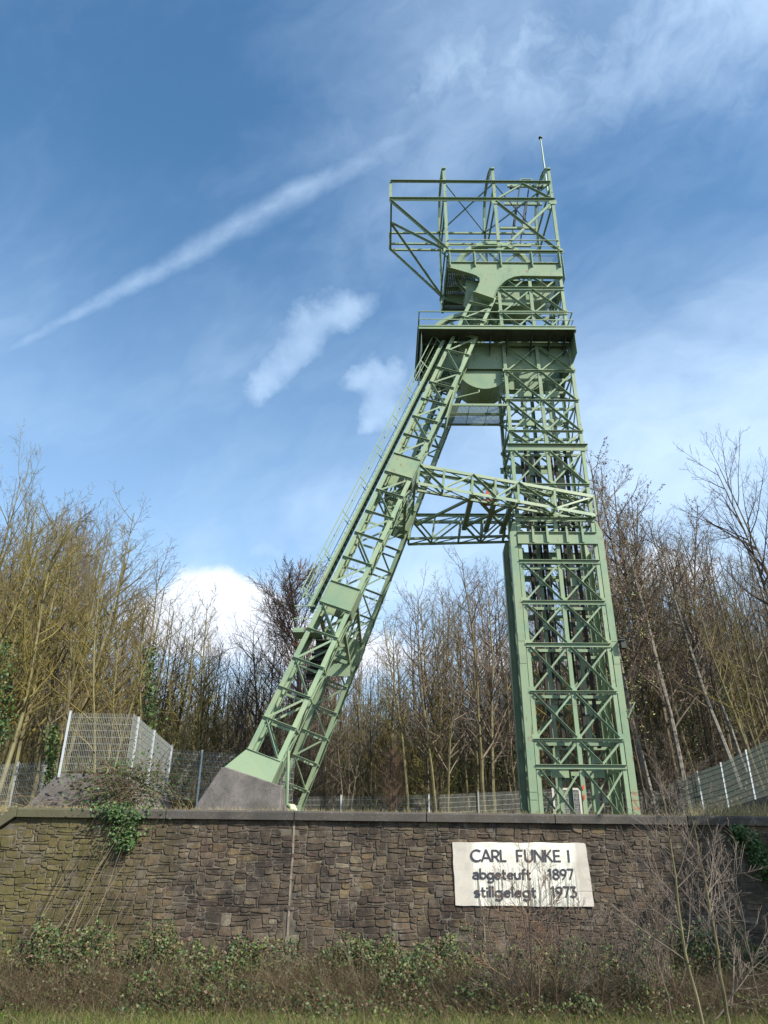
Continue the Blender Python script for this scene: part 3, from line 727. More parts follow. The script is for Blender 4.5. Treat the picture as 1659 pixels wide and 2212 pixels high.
for x in X4[1:]:
    arcp=[(x,26.9,32.8),(x,27.3,33.35),(x,27.9,33.8),(x,28.5,34.05),(x,29.1,34.1),(x,29.6,34.0),(x,30.05,33.65),(x,30.35,33.1),(x,30.5,32.2)]
    mb=MB()
    for a,b in zip(arcp,arcp[1:]): mb.bar(a,b,(-1,0,0),-.085,.085,-.012,0); mb.bar(a,b,(-1,0,0),.085,.10,-.065,.055); mb.bar(a,b,(-1,0,0),-.10,-.085,-.065,.055)
    hp('arched_rib',mb)
    for (a,b) in (((x,FY,31.2),(x,28.1,33.8)),((x,FY,31.9),(x,28.7,34.0)),((x,RY,31.2),(x,29.4,34.0))):
        mb=MB(); mb.bar(a,b,(-1,0,0),-.035,.035,-.05,-.03); hp('rib_brace',mb)
    mb=MB(); mb.box(x-.09,x+.09,FY-.08,FY+.08,32.86,32.95); hp('post_cap',mb)
diag('cage_brace',(X4[0],FY,30.55),(X4[1],FY,27.25),NY,.14,.09); diag('cage_brace',(X4[0],RY,30.9),(X4[1],RY,27.5),(0,1,0),.12,.08)
diag('cage_brace',(X4[0],28.7,31.0),(X4[1],FY+.05,27.2),NY,.09,.07); diag('cage_brace',(X4[0],28.7,31.0),(X4[1],RY-.05,27.5),NY,.09,.07)
diag('cage_brace',(X4[2],FY,30.55),(X4[3],FY,27.15),NY,.12,.08); diag('cage_brace',(X4[3],FY,30.55),(X4[2],FY,27.15),NY,.12,.08,.012,-1)
gusset(((X4[2]+X4[3])/2,FY,28.85),NY,.38,.38,.03)
for x,z in ((X4[1],27.22),(X4[2],27.2),(X4[3],27.2),(X4[2],30.5),(X4[3],30.5)): gusset((x,FY,z),NY,.38,.28,.035)
diag('cage_brace',(X4[2],FY,30.7),(7.0,FY,31.82),NY,.08,.06); diag('cage_brace',(7.0,FY,31.82),(X4[3],FY,30.7),NY,.08,.06,side=-1)
for a,b in ((X4[1],X4[2]),(X4[2],X4[3])):
    for (p,q) in (((a,FY,31.85),(b,RY,32.15)),((b,FY,31.85),(a,RY,32.15))):
        mb=MB(); mb.ell(p,q,(0,0,-1),.06,.05,.01,J()); hp('cage_brace',mb)
    xpanel((a,RY,27.2),(b,RY,27.2),(b,RY,30.85),(a,RY,30.85),(0,1,0),'cage_brace',.07)
# crane trolley
for y in (28.2,29.4):
    mb=MB(); mb.chan((6.55,y,33.25),(8.65,y,33.25),NY,.16,.1,.02); hp('trolley_beam',mb)
    mb=MB(); mb.chan((5.95,y,30.15),(7.8,y,30.15),NY,.14,.1,.02); hp('trolley_beam',mb)
    for x0,x1 in ((7.2,6.72),(7.7,7.22)): mb=MB(); mb.bar((x0,y+.03,33.15),(x1,y+.03,30.22),NY,-.035,.035,-.05,.02); hp('trolley_hanger',mb,CABLE)
mb=MB(); mb.box(7.25,7.3,28.1,28.15,33.34,33.6); mb.box(7.85,7.9,28.1,28.15,33.34,33.6); mb.box(7.25,7.9,28.1,28.15,33.6,33.65); hp('trolley_handle',mb)
mb=MB()
for x in (6.75,7.1,7.9,8.4): mb.tube([(x,28.15,33.13),(x,28.3,33.13)],.09,10)
hp('trolley_wheels',mb,CABLE,'stuff')
mb=MB(); mb.tube([(8.92,29.0,32.3),(8.92,29.0,34.7),(8.90,29,38.0)],[.06,.055,.035],8); o=hp('mast',mb)
mb=MB(); mb.tube([(8.90,29,37.98),(8.90,29,38.03),(8.90,29,38.1),(8.90,29,38.17)],[.04,.11,.11,.03],10); hp('mast_finial',mb,CABLE)
mb=MB(); mb.bar((8.47,29,32.4),(8.92,29,32.4),NY,-.03,.03,-.03,.03); mb.bar((8.47,29,33.3),(8.92,29,33.3),NY,-.03,.03,-.03,.03); hp('mast_bracket',mb)
# ---- the slanting strut: two box-lattice legs
aL,bL,wL,s0,s1=-5.273,.386,1.025,4.91,-.181
def leg_pt(h,side,leg,far):
    y=28.0+(-1 if leg==0 else 1)*(s0+s1*h)+(.45 if far else -.45)
    return Vector((aL+(wL if side else 0)+bL*h,y,h))
NODES=[3.25,4.25,5.23,6.21,7.25,8.22,9.05,10.05,11.08,12.05,13.03,13.9,14.8,15.83,16.8,17.79,18.75,19.65,20.75,21.9,22.95,24.0]
DH=.33
for leg in (0,1):
    start=2.75 if leg==0 else 1.9
    xs_lo=leg_pt(start,0,leg,0)
    for side in (0,1):
        for far in (0,1):
            n=(0,-1,0) if not far else (0,1,0)
            top=24.7 if leg==0 else 24.6
            d=-.3 if side else 0
            for a,b in ((start+d,8.2),(8.2,14.0),(14.0,19.6),(19.6,top+d)):
                mb=MB(); P=leg_pt(a,side,leg,far);Q=leg_pt(b,side,leg,far)
                mb.chan(P,Q,n,.155,.10,.015,0); hp('leg_chord',mb)
    for i,h in enumerate(NODES):
        for far in (0,1):
            n=(0,-1,0) if not far else (0,1,0)
            A=leg_pt(h,0,leg,far);B=leg_pt(h-DH,1,leg,far)
            ax=(B-A).normalized(); A2=A-ax*.08;B2=B+ax*.08
            cross(A2,B2,n,.075,.07,'leg_strut',.012)
            if far==0 or leg==0:
                js=[]
                if (i<=5 and i%2==1) or (i>=6 and i%2==0): js=[i-1,i+1]
                for j in js:
                    if j<0 or j>=len(NODES) or {i,j} in ({5,6},{11,12}): continue
                    C=leg_pt(NODES[j]-DH,1,leg,far); d=(C-A).normalized()
                    diag('leg_brace',A+d*.1,C-d*.1,n,.07,.055,-.018,1 if j<i else -1)
        for side,n in ((0,(-1,0,0)),(1,(1,0,0))):
            hh=h-(DH if side else 0)
            A=leg_pt(hh,side,leg,0);B=leg_pt(hh,side,leg,1)
            mb=MB(); off=.086; mb.ell(A+Vector((0,.05,0)),B-Vector((0,.05,0)),n,.07,.05,.012,off); hp('leg_side_strut',mb)
            if i+1<len(NODES) and (side==1 or far):
                h2=NODES[i+1]-(DH if side else 0); f=i%2
                A=leg_pt(hh,side,leg,f);B=leg_pt(h2,side,leg,1-f); sg=Vector((0,.04 if B.y>A.y else -.04,0))
                mb=MB(); mb.ell(A+sg,B-sg,n,.065,.05,.012,.068+J()); hp('leg_side_brace',mb)
    # plated boxes on the legs
    for (ia,ib) in ((8.22,9.05),(13.9,14.8)):
        mb=MB()
        c=[]
        for far,e in ((0,-.035),(1,.035)):
            for side,h in ((0,ia),(1,ia-DH),(1,ib-DH),(0,ib)):
                p=leg_pt(h,side,leg,far); c.append(p+Vector(((.10 if side else -.10),e,0)))
        f=c[:4]; g=c[4:]
        def plate(q,nn,t=.014):
            nn=Vector(nn); mb.hexa([*q,*[v-nn*t for v in q]])
        plate(f,NY); plate([f[1],g[1],g[2],f[2]],(1,0,0)); plate([g[1],g[0],g[3],g[2]],(0,1,0)); 
        o=hp('leg_box_plate',mb); fix_normals(o.data)
        # rivets round the edge of the front plate
        for k in range(9):
            for (p,q) in ((f[0],f[1]),(f[1],f[2]),(f[2],f[3]),(f[3],f[0])):
                m_=(f[0]+f[1]+f[2]+f[3])/4; r_=p.lerp(q,k/9); r_=r_+(m_-r_)*.1; rivet(r_+Vector((0,-.004,0)),NY,.014)
        for k in range(7): rivet(f[1].lerp(f[2],(k+.5)/7)+Vector((.003,.12,0)),(1,0,0),.014)
# feet
for leg in (0,1):
    mb=MB()
    hl,hr=(2.62,2.25) if leg==0 else (1.9,1.55)
    q=[]
    for far,e in ((0,-.05),(1,.05)):
        for side,h in ((0,hl),(1,hr),(1,2.95 if leg==0 else 2.3),(0,3.27 if leg==0 else 2.6)):
            p=leg_pt(h,side,leg,far); lo=h in (hl,hr)
            p.x+=((.12 if side else -.42) if lo else (.10 if side else -.10))
            if lo and side==0: p.z+=.10
            q.append(p+Vector((0,e-(.12 if (lo and not far) else 0),0)))
    mb.hexa(q)
    o=hp('foot_plate',mb); fix_normals(o.data)
    mb=MB(); a,b=q[0],q[1]; mb.hexa([a+Vector((-.07,-.05,-.06)),b+Vector((.07,-.05,-.06)),q[5]+Vector((.07,.1,-.06)),q[4]+Vector((-.07,.1,-.06)),a+Vector((-.07,-.05,0)),b+Vector((.07,-.05,0)),q[5]+Vector((.07,.1,0)),q[4]+Vector((-.07,.1,0))])
    hp('sole_plate',mb,mat('red_primer_rust_%s'%('front' if leg==0 else 'back'),(.30,.12,.08),.8,(.25,.33,.2),6))
# cross frames between the two legs
def cross_frame(h0,h1,dx):
    for side in (0,1):
        d=-DH if side else 0
        for h in (h0,h1):
            A=leg_pt(h+d,side,0,1);B=leg_pt(h+d,side,1,0); mb=MB(); mb.chan(A,B,(1 if side else -1,0,0),.16,.1,.014); hp('tie_chord',mb)
        n=5
        for k in range(n):
            ha,hb=(h0,h1) if k%2==0 else (h1,h0)
            A=leg_pt(ha+d,side,0,1).lerp(leg_pt(ha+d,side,1,0),k/n);B=leg_pt(hb+d,side,0,1).lerp(leg_pt(hb+d,side,1,0),(k+1)/n)
            mb=MB(); mb.ell(A,B,(1 if side else -1,0,0),.10,.06,.014,-.02+J()); hp('tie_brace',mb)
            A=leg_pt(h0+d,side,0,1).lerp(leg_pt(h0+d,side,1,0),(k+.5)/n); B=leg_pt(h1+d,side,0,1).lerp(leg_pt(h1+d,side,1,0),(k+.5)/n)
            mb=MB(); mb.ell(A,B,(1 if side else -1,0,0),.08,.06,.014,-.035+J()); hp('tie_brace',mb)
    for k in range(1,5):
        A=leg_pt(h0,0,0,1).lerp(leg_pt(h0,0,1,0),k/5);B=leg_pt(h0-DH,1,0,1).lerp(leg_pt(h0-DH,1,1,0),k/5)
        mb=MB(); mb.chan(A,B,NY,.14,.08,.014); hp('tie_strut',mb)
        C=leg_pt(h1-DH,1,0,1).lerp(leg_pt(h1-DH,1,1,0),k/5); mb=MB(); mb.ell(A,C,NY,.09,.06,.014); hp('tie_brace',mb)
cross_frame(7.9,9.0,0); cross_frame(13.7,14.75,0)
mb=MB(); p=leg_pt(7.4,0,1,0); mb.box(p.x+.1,p.x+1.1,p.y-1.6,p.y-1.58,7.0,7.5); hp('tie_panel',mb)
# horizontal bridges from the legs to the tower
def bridge(A0,A1,B0,B1,off,name):
    # A: leg end (top,bottom) -> B: tower end (top,bottom)
    A0,A1,B0,B1=map(Vector,(A0,A1,B0,B1)); ts=[0,.14,.30,.43,.56,.77,1.]
    n=(0,-1,0)
    for dy,nn in ((0,(0,-1,0)),(off,(0,1,0))):
        d=Vector((0,dy,0))
        for P,Q in ((A0,B0),(A1,B1)):
            m=P.lerp(Q,.56)
            for (u,v) in ((P,m),(m,Q)):
                mb=MB(); mb.ell(u+d,v+d,nn,.13,.1,.014,0,1 if P is A0 else -1); hp('bridge_chord',mb)
        for i,t in enumerate(ts):
            u=A0.lerp(B0,t)+d; v=A1.lerp(B1,t)+d
            mb=MB(); mb.ell(v,u,nn,.085,.06,.012,.013+J()); hp('bridge_post',mb)
            if i+1<len(ts):
                t2=ts[i+1]
                a,b=(A0.lerp(B0,t),A1.lerp(B1,t2)) if i%2==0 else (A1.lerp(B1,t),A0.lerp(B0,t2))
                diag('bridge_brace',a+d,b+d,nn,.07,.055,-.018)
    for i,t in enumerate(ts):
        for P,Q in ((A0,B0),(A1,B1)):
            u=P.lerp(Q,t); mb=MB(); mb.ell(u+Vector((0,.05 if off>0 else -.05,0)),u+Vector((0,off*.95,0)),(0,0,-1),.08,.05,.012,J()); hp('bridge_tie',mb)
            if i+1<len(ts):
                v=P.lerp(Q,ts[i+1])+Vector((0,off,0)); mb=MB(); mb.ell(u,v,(0,0,-1),.07,.05,.012,.02+J()); hp('bridge_tie',mb)
bridge((1.40,25.55,14.45),(1.30,25.55,13.64),(8.5,26.72,13.70),(8.5,26.72,12.86),.62,'near')
bridge((1.30,30.9,14.5),(1.1,30.9,13.35),(8.5,29.3,13.75),(8.5,29.3,12.9),-.62,'far')
for x,z in ((3.55,13.6),(4.5,13.5),(5.2,13.42)):
    mb=MB(); mb.chan((x,26.4,z),(x,29.9,z),(0,0,-1),.2,.14,.016); hp('bridge_cross_girder',mb)
for (p,q) in (((1.5,30.3,14.0),(3.6,27.0,13.7)),((3.6,26.5,13.6),(5.3,29.4,13.4)),((3.5,29.7,13.6),(5.3,26.8,13.4))):
    mb=MB(); mb.chan(p,q,(0,0,-1),.12,.09,.014); hp('bridge_cross_girder',mb)
mb=MB()
n=18
for k in range(n):
    a,b=2*math.pi*k/n,2*math.pi*(k+1)/n
    mb.bar((4.35+.36*math.cos(a),27.2,14.0+.36*math.sin(a)),(4.35+.36*math.cos(b),27.2,14.0+.36*math.sin(b)),NY,-.03,.03,-.1,.1)
for k in range(6):
    a=math.pi*k/3; mb.bar((4.35,27.2,14.0),(4.35+.34*math.cos(a),27.2,14.0+.34*math.sin(a)),NY,-.02,.02,-.03,.03)
hp('deflector_wheel',mb)
mb=MB(); mb.box(4.0,4.62,27.0,27.4,13.58,13.70); mb.box(4.18,4.30,26.98,27.1,13.70,14.05); hp('wheel_bearing',mb,REDM)
# mesh walkway between leg and tower
grating('walkway_grating',2.9,5.35,27.05,28.6,18.36,.055,.012)
for y in (27.02,27.75,28.6): mb=MB(); mb.box(2.6,5.4,y-.03,y+.03,18.25,18.35); hp('walkway_beam',mb)
for x in (3.72,4.55): mb=MB(); mb.box(x-.012,x+.012,27.05,28.6,18.3,18.355); hp('walkway_beam',mb)
mb=MB(); mb.tube([(2.6,27.3,18.7),(4.2,27.35,19.2)],.03,6); mb.tube([(4.2,27.35,19.2),(4.2,27.35,19.35)],.035,6); hp('drain_pipe',mb)
mb=MB(); p0=leg_pt(19.9,1,0,0);p1=leg_pt(17.2,1,0,0); mb.hexa([p1+Vector((.14,.1,-.3)),p1+Vector((.2,.1,-.3)),p1+Vector((.2,1.1,-.3)),p1+Vector((.14,1.1,-.3)),p0+Vector((.14,.1,.9)),p0+Vector((.2,.1,.9)),p0+Vector((.2,1.1,.9)),p0+Vector((.14,1.1,.9))]); hp('rope_trough',mb)
for z in (17.3,16.6): pass
# stair up the outer side of the front leg
def stair(h0,h1,leg,yo):
    off=Vector((-.34,0,.13))
    for y in (yo,yo+.62):
        A=leg_pt(h0,0,leg,0)+off;B=leg_pt(h1,0,leg,0)+off; A.y+=y;B.y+=y
        mb=MB(); mb.bar(A,B,NY,-.075,.075,-.012,.0); mb.bar(A,B,NY,.06,.075,0,.06); hp('stair_stringer',mb)
        up=Vector((-.36,0,.50))
        mb=MB(); mb.tube([A+up,B+up],.022,5); hp('stair_handrail',mb)
        mb=MB(); mb.tube([A+up*.55,B+up*.55],.014,5); hp('stair_handrail',mb)
        n=int((h1-h0)/1.55)
        for k in range(n+1):
            P=A.lerp(B,(k+.15)/(n+.3)); mb=MB(); mb.bar(P,P+up,NY,-.018,.018,-.03,0); hp('stair_rail_post',mb)
    A=leg_pt(h0,0,leg,0)+off;B=leg_pt(h1,0,leg,0)+off
    n=int((h1-h0)/.26)
    for k in range(n):
        P=A.lerp(B,(k+.5)/n); mb=MB(); mb.box(P.x-.11,P.x+.07,P.y+yo+.004,P.y+yo+.616,P.z,P.z+.02); hp('stair_tread',mb,GRATE)
stair(8.0,21.4,0,.15)
# lower landing and short dark stair inside the leg
mb=MB(); p=leg_pt(7.35,0,0,0); mb.box(p.x-.60,p.x+.35,p.y+.1,p.y+.95,7.18,7.23); hp('landing',mb)
railing([(p.x+.1,p.y+.12,7.24),(p.x-.58,p.y+.12,7.24)],.86,spacing=.7); railing([(p.x-.58,p.y+.15,7.24),(p.x-.58,p.y+.9,7.24)],.86,spacing=.7)
for k in range(6):
    z=7.0-.19*k; q=leg_pt(z,0,0,0); mb=MB(); mb.box(q.x+.28,q.x+.95,q.y+.5+.2*k,q.y+.7+.2*k,z,z+.03); mb.box(q.x+.28,q.x+.95,q.y+.68+.2*k,q.y+.70+.2*k,z-.16,z); hp('stair_tread',mb,CABLE)
for x in (.25,.96):
    q=leg_pt(7.0,0,0,0);q2=leg_pt(5.8,0,0,0); mb=MB(); mb.bar((q.x+x,q.y+.45,7.05),(q2.x+x,q.y+1.75,5.85),(1,0,0),-.09,.09,-.01,.01); hp('stair_stringer',mb)
mb=MB(); p=leg_pt(3.1,1,0,0); mb.tube([p+Vector((.2,.1,.15)),Vector((p.x+.24,p.y+.1,1.75)),Vector((p.x+.3,p.y+.3,1.68))],.05,8); hp('drain_pipe',mb)
hp('rivets',riv,PAINT,'stuff')
mb=MB()
def scrawl(st,x,z,k,q):
    for pts in st:
        P=[(x+a*k,z+b*k) for a,b in pts]
        for j,((ax,az),(bx,bz)) in enumerate(zip(P,P[1:])): mb.bar((ax,26.978,az),(bx,26.978,bz),NY,-.009,.009,-.004,.0008*(j%5+1)+q*.0001)
g_=[arc(.4,.5,.36,.45,50,330,10)+[(.45,.45)]]
for q,(st,x,z) in enumerate(((g_,8.53,2.38),(g_,8.63,2.36),([[(0,1),(.3,0),(.7,1)]],8.52,2.14),([[(.6,1),(.1,1),(.1,0),(.6,0)],[(.1,.5),(.5,.5)]],8.60,2.10),(g_,8.53,1.90),([arc(.3,.75,.25,.22,30,260,6)+arc(.3,.25,.25,.25,90,-150,7)],8.64,1.88))): scrawl(st,x,z,.125,q)
hp('graffiti',mb,REDM,'stuff')
mb=MB(); mb.box(6.84,6.92,26.955,26.962,2.55,2.68); mb.box(6.85,6.91,26.955,26.962,2.22,2.38); hp('red_primer_patch',mb,REDM,'stuff')
# lamp on the casing plate
mb=MB(); mb.box(8.76,8.95,26.7,27.1,7.72,7.76); mb.box(8.8,8.98,26.75,27.0,7.45,7.72); hp('floodlight',mb,CABLE)
mb=MB(); mb.bar((8.74,26.98,4.95),(9.05,26.9,5.5),NY,-.02,.02,-.02,.02); mb.bar((8.74,26.98,5.2),(9.0,26.9,5.3),NY,-.012,.012,-.02,.02); hp('hook_bracket',mb)
# ------------------------------------------------------------ concrete plinths
def block(name,label,poly,y0,y1,slope=None):
    mb=MB(); mb.extrude(poly,y0,y1); o=part(name,mb,CONC); fix_normals(o.data); tag(o,label,'concrete block'); 
    bv=o.modifiers.new('bevel','BEVEL'); bv.width=.03; bv.segments=2
    return o
block('concrete_plinth','speckled concrete plinth carrying the foot of the front strut leg, just behind the wall',[(-5.75,1.0),(-4.72,2.70),(-4.60,2.72),(-2.98,2.22),(-2.92,2.18),(-2.92,1.0)][::-1],22.75,24.55)
p=leg_pt(1.9,0,1,0)
block('concrete_plinth','low concrete plinth under the rear strut leg, mostly hidden behind the coping',[(p.x-1.4,1.0),(p.x-.7,2.0),(p.x+.0,2.0),(p.x+1.25,1.55),(p.x+1.3,1.0)][::-1],p.y-.4,p.y+1.5)
mb=MB(); mb.add([(-9.95,24,2.66),(-7.95,24,2.62),(-7.3,24,1.0),(-11.3,24,1.0),(-9.95,30,2.45),(-8.1,30,2.4),(-7.4,30,1.0),(-11.3,30,1.0)],[(0,1,2,3),(7,6,5,4),(4,5,1,0),(1,5,6,2),(0,3,7,4),(3,2,6,7)])
o=part('concrete_plinth',mb,CONC); fix_normals(o.data); tag(o,'long stained concrete plinth under the tall fence panel at the left, overgrown with brambles','concrete block')
mb=MB(); mb.box(-7.9,-5.6,29.3,29.7,1.0,1.95); o=part('concrete_kerb',mb,CONC); tag(o,'low concrete kerb below the middle fence panel left of the front plinth','kerb')
# debris board by the rear leg
mb=MB(); P=[at(608,1737,24.8),at(633,1737,24.8),at(639,1750,24.8),at(610,1742,24.8)]
mb.hexa([P[3],P[2],P[1],P[0]]+[v+Vector((0,.5,.02)) for v in (P[3],P[2],P[1],P[0])]); o=part('board',mb,PLASTIC); fix_normals(o.data); tag(o,'cream coloured board lying in the grass beside the front plinth','board')
# ------------------------------------------------------------ fences of welded wire mesh
def fence(label,pts,h,post_at,m=GALV,group=None,step=.055,wire=.0075,wm=None):
    t=thing('mesh_fence',label,'fence',pts[0],group); wm=wm or GALVD
    P=[Vector(p) for p in pts]
    for a,b in zip(P,P[1:]):
        mb=MB(); d=b-a; L_=Vector((d.x,d.y,0)).length; ux=Vector((d.x,d.y,0))/L_; nn=Vector((-ux.y,ux.x,0)); n=int(L_/step)
        for k in range(n+1):
            q=a.lerp(b,k/n); w=wire/2; o=len(mb.v)
            c=[q+ux*w*sx+nn*w*sy for sx,sy in ((-1,-1),(1,-1),(1,1),(-1,1))]
            mb.v+=[tuple(v+Vector((0,0,.03))) for v in c]+[tuple(v+Vector((0,0,h))) for v in c]
            mb.f+=[(o,o+1,o+5,o+4),(o+1,o+2,o+6,o+5),(o+2,o+3,o+7,o+6),(o+3,o,o+4,o+7)]
        k=0
        while k*.2<=h:
            z=.06+k*.2
            if z<h:
                for s in (-1,1): mb.bar(a+Vector((0,0,z))+nn*s*.009,b+Vector((0,0,z))+nn*s*.009,(0,0,1),-.004,.004,-.005,.005)
            k+=1
        link('wire_panel',mb.mesh('wire_panel'),wm,t)
        n=max(1,round(L_/2.5))
    for q,mm in post_at:
        q=Vector(q); mb=MB(); mb.box(q.x-.03,q.x+.03,q.y-.055,q.y-.012,q.z-.15,q.z+h+.04); mb.box(q.x-.036,q.x+.036,q.y-.061,q.y-.006,q.z+h+.041,q.z+h+.055)
        link('fence_post',mb.mesh('fence_post'),mm,t)
    return t
GF='galvanised wire mesh fences round the site'
fence('tall wire mesh fence panel standing on the long plinth at the left, facing the viewer',[(-9.92,24.02,2.68),(-7.93,24.02,2.66)],1.80,[((-9.92,24.0,2.68),GALV)],group=GF)
fence('silvery mesh fence panels seen at a steep angle, running back from the tall left panel',[(-7.93,24.05,2.66),(-8.02,29.4,2.42)],1.80,[((-7.95,24.7,2.63),GALV),((-7.98,26.7,2.54),GALV),((-8.02,29.3,2.42),GALV)],group=GF,step=.05,wire=.0065)
fence('wire mesh fence with one white post between the long plinth and the front strut plinth',[(-8.02,29.5,2.36),(-3.4,29.9,2.1)],1.80,[((-7.0*.984,29.5,2.27),GALV)],group=GF)
pf=[(-6.2,33,.95),(-1.0,33.6,1.05),(3.0,34.4,1.22),(8.0,35.8,1.6),(13.8,38,1.75)]
fence('low lying wire mesh fence across the back of the site in front of the wood',pf,1.8,[((-1.75,33.5,1.03),GALV),((.6,33.9,1.1),GALVD),((2.0,34.1,1.15),GALV),((4.2,34.7,1.3),GALVD),((6.5,35.3,1.5),GALVD),((10.2,36.6,1.65),GALVD),((12.4,37.5,1.7),GALVD)],group=GF)
rp=[(13.8,38,2.0),(13.8,34.2,2.15),(13.8,31.7,2.2),(13.8,29.3,2.36),(13.8,26.8,2.5),(13.8,22,2.75),(13.8,20.6,2.8)]
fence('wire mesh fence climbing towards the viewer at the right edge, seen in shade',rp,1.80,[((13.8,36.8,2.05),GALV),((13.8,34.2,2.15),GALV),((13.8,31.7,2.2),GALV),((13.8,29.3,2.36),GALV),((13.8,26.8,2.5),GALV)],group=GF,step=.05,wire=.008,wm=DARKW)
mb=MB(); mb.add([(13.62,38,1.0),(13.98,38,1.0),(13.98,38,1.98),(13.62,38,1.98),(13.62,20.4,1.0),(13.98,20.4,1.0),(13.98,20.4,2.82),(13.62,20.4,2.82)],[(0,1,2,3),(7,6,5,4),(0,4,5,1),(1,5,6,2),(2,6,7,3),(3,7,4,0)])
o=part('fence_footing',mb,CONC); fix_normals(o.data); tag(o,'low concrete footing under the climbing fence at the right edge','kerb')
fence('older thin wire fence with bluish posts among the trees at the far left',[(-13.5,25.5,1.2),(-10.6,25.3,1.4)],1.8,[((-12.9,25.4,1.25),GALVD),((-11.9,25.4,1.3),GALVD),((-11.0,25.4,1.4),GALVD)],group=GF)
g=thing('gate','wire mesh gate with a thick white frame behind the tower','gate',(8,34.9,1.5))
mb=MB(); a,b=at(1191,1702,34.9),at(1253,1703,34.9); z0=1.5; zt=a.z
mb.box(a.x,a.x+.09,34.86,34.94,z0,zt); mb.box(b.x-.09,b.x,34.86,34.94,z0,zt); mb.box(a.x+.091,b.x-.091,34.86,34.94,zt-.09,zt); part('gate_frame',mb,WHITE,g)
mb=MB(); x=a.x+.1
while x<b.x-.1: mb.box(x,x+.008,34.9,34.908,z0,zt-.09); x+=.06
for k in range(9): mb.box(a.x+.09,b.x-.09,34.885,34.893,z0+.2*k,z0+.2*k+.01)
part('wire_panel',mb,GALV,g)
# ------------------------------------------------------------ trees
def grow(out,lv,p,d,L,r,rg,st):
    """one branch: out[lv] is (verts,faces) of its level"""
    k=st['sides'][min(lv,len(st['sides'])-1)]; n=st['segs'][min(lv,len(st['segs'])-1)]
    pts=[p.copy()];rad=[r];dirs=[d.copy()]
    wob=st['wob'][min(lv,len(st['wob'])-1)]; trop=st['trop'][min(lv,len(st['trop'])-1)]
    for i in range(n):
        d=(d+Vector((rg.gauss(0,wob),rg.gauss(0,wob),rg.gauss(0,wob*.6)+trop))).normalized()
        p=p+d*(L/n); pts.append(p.copy()); dirs.append(d.copy()); t=(i+1)/n
        rad.append(max(st['rmin'],r*(1-t*.82)))
    mb=out[0 if lv==0 else 1]; mb.tube(pts,rad,k,cap=False)
    if lv>=st['maxlv']:
        if st.get('bud') and rg.random()<st['bud']:
            for q in range(st.get('nbud',3)):
                c=pts[rg.randint(1,n)]+Vector((rg.uniform(-.06,.06),rg.uniform(-.06,.06),rg.uniform(-.08,.06))); s=st.get('bs',.045)*rg.uniform(.6,1.3)
                u=Vector((rg.gauss(0,1),rg.gauss(0,1),rg.gauss(0,1))).normalized(); w=u.orthogonal().normalized(); o=len(out[2].v)
                out[2].v+=[tuple(c-u*s),tuple(c+w*s*.6),tuple(c+u*s),tuple(c-w*s*.6)]; out[2].f.append((o,o+1,o+2,o+3))
        return
    nb=st['nb'][min(lv,len(st['nb'])-1)]; t0=st['t0'][min(lv,len(st['t0'])-1)]
    nb=max(1,int(nb*rg.uniform(.8,1.2)))
    for b in range(nb):
        t=t0+(1-t0)*((b+rg.random())/nb); f=t*n; i=min(n-1,int(f)); q=pts[i].lerp(pts[i+1],f-i); dd=dirs[i+1]
        ang=R(rg.uniform(*st['ang'][min(lv,len(st['ang'])-1)])); az=rg.uniform(0,2*math.pi)
        u=dd.orthogonal().normalized(); w=dd.cross(u); nd=dd*math.cos(ang)+(u*math.cos(az)+w*math.sin(az))*math.sin(ang)
        ratio=st['ratio'][min(lv,len(st['ratio'])-1)]
        cl=L*ratio*(1-st['taper']*(t-t0)/(1-t0+1e-6))*rg.uniform(.7,1.15)
        rr=max(st['rmin'],(rad[i]*.55)*rg.uniform(.7,1.0) if lv else min(rad[i]*.55,cl*.018+.01))
        if lv==0 and st.get('round'): cl=L*ratio*(.25+.75*math.sin(math.pi*min(1,(t-t0)/(1-t0)*.9+.1))**.6)*rg.uniform(.85,1.1)
        if lv==0: rr=min(rad[i]*.7,cl*.013+.012)
        grow(out,lv+1,q,nd,cl,rr,rg,st)
def make_tree(seed,H,stems,st):
    rg=random.Random(seed); out=[MB(),MB(),MB()]
    for s in range(stems):
        a=rg.uniform(0,6.28); off=Vector((math.cos(a),math.sin(a),0))*(.25 if stems>1 else 0)
        d=Vector((math.cos(a)*rg.uniform(.05,.22),math.sin(a)*rg.uniform(.05,.22),1)).normalized() if stems>1 else Vector((rg.gauss(0,.03),rg.gauss(0,.03),1)).normalized()
        Hs=H*(1 if s==0 else rg.uniform(.7,.98)); grow(out,0,off,d,Hs,Hs*st.get('rk',.0085)*(1 if stems==1 else .8),rg,st)
    return [o.mesh(n) if o.v else None for o,n in zip(out,('trunk','crown','leaves'))]
ST=dict(sides=(6,4,3,3),segs=(12,6,4,3),wob=(.035,.10,.15,.18),trop=(.02,.085,.05,.02),rmin=.0060,maxlv=3,nb=(25,7,3),t0=(.24,.2,.2),ang=((34,58),(30,55),(25,55)),ratio=(.26,.42,.48),taper=.5)
def S_(**k): d=dict(ST); d.update(k); return d
PRO={}
PRO['slim']=[make_tree(11+i,15,1,S_(nb=(27,7,4))) for i in range(3)]
PRO['multi']=[make_tree(31+i,15,3,S_(nb=(15,7,3),t0=(.25,.2,.2),ratio=(.29,.42,.48))) for i in range(2)]
PRO['spread']=[make_tree(51+i,16,2,S_(nb=(18,9,6),t0=(.25,.2,.15),ratio=(.40,.42,.42),ang=((30,55),(25,50),(25,50)),wob=(.05,.1,.13,.16),rk=.011)) for i in range(2)]
PRO['bud']=[make_tree(71+i,16,1,S_(nb=(30,7,4),bud=.6,nbud=2,bs=.05,ratio=(.22,.42,.45))) for i in range(2)]
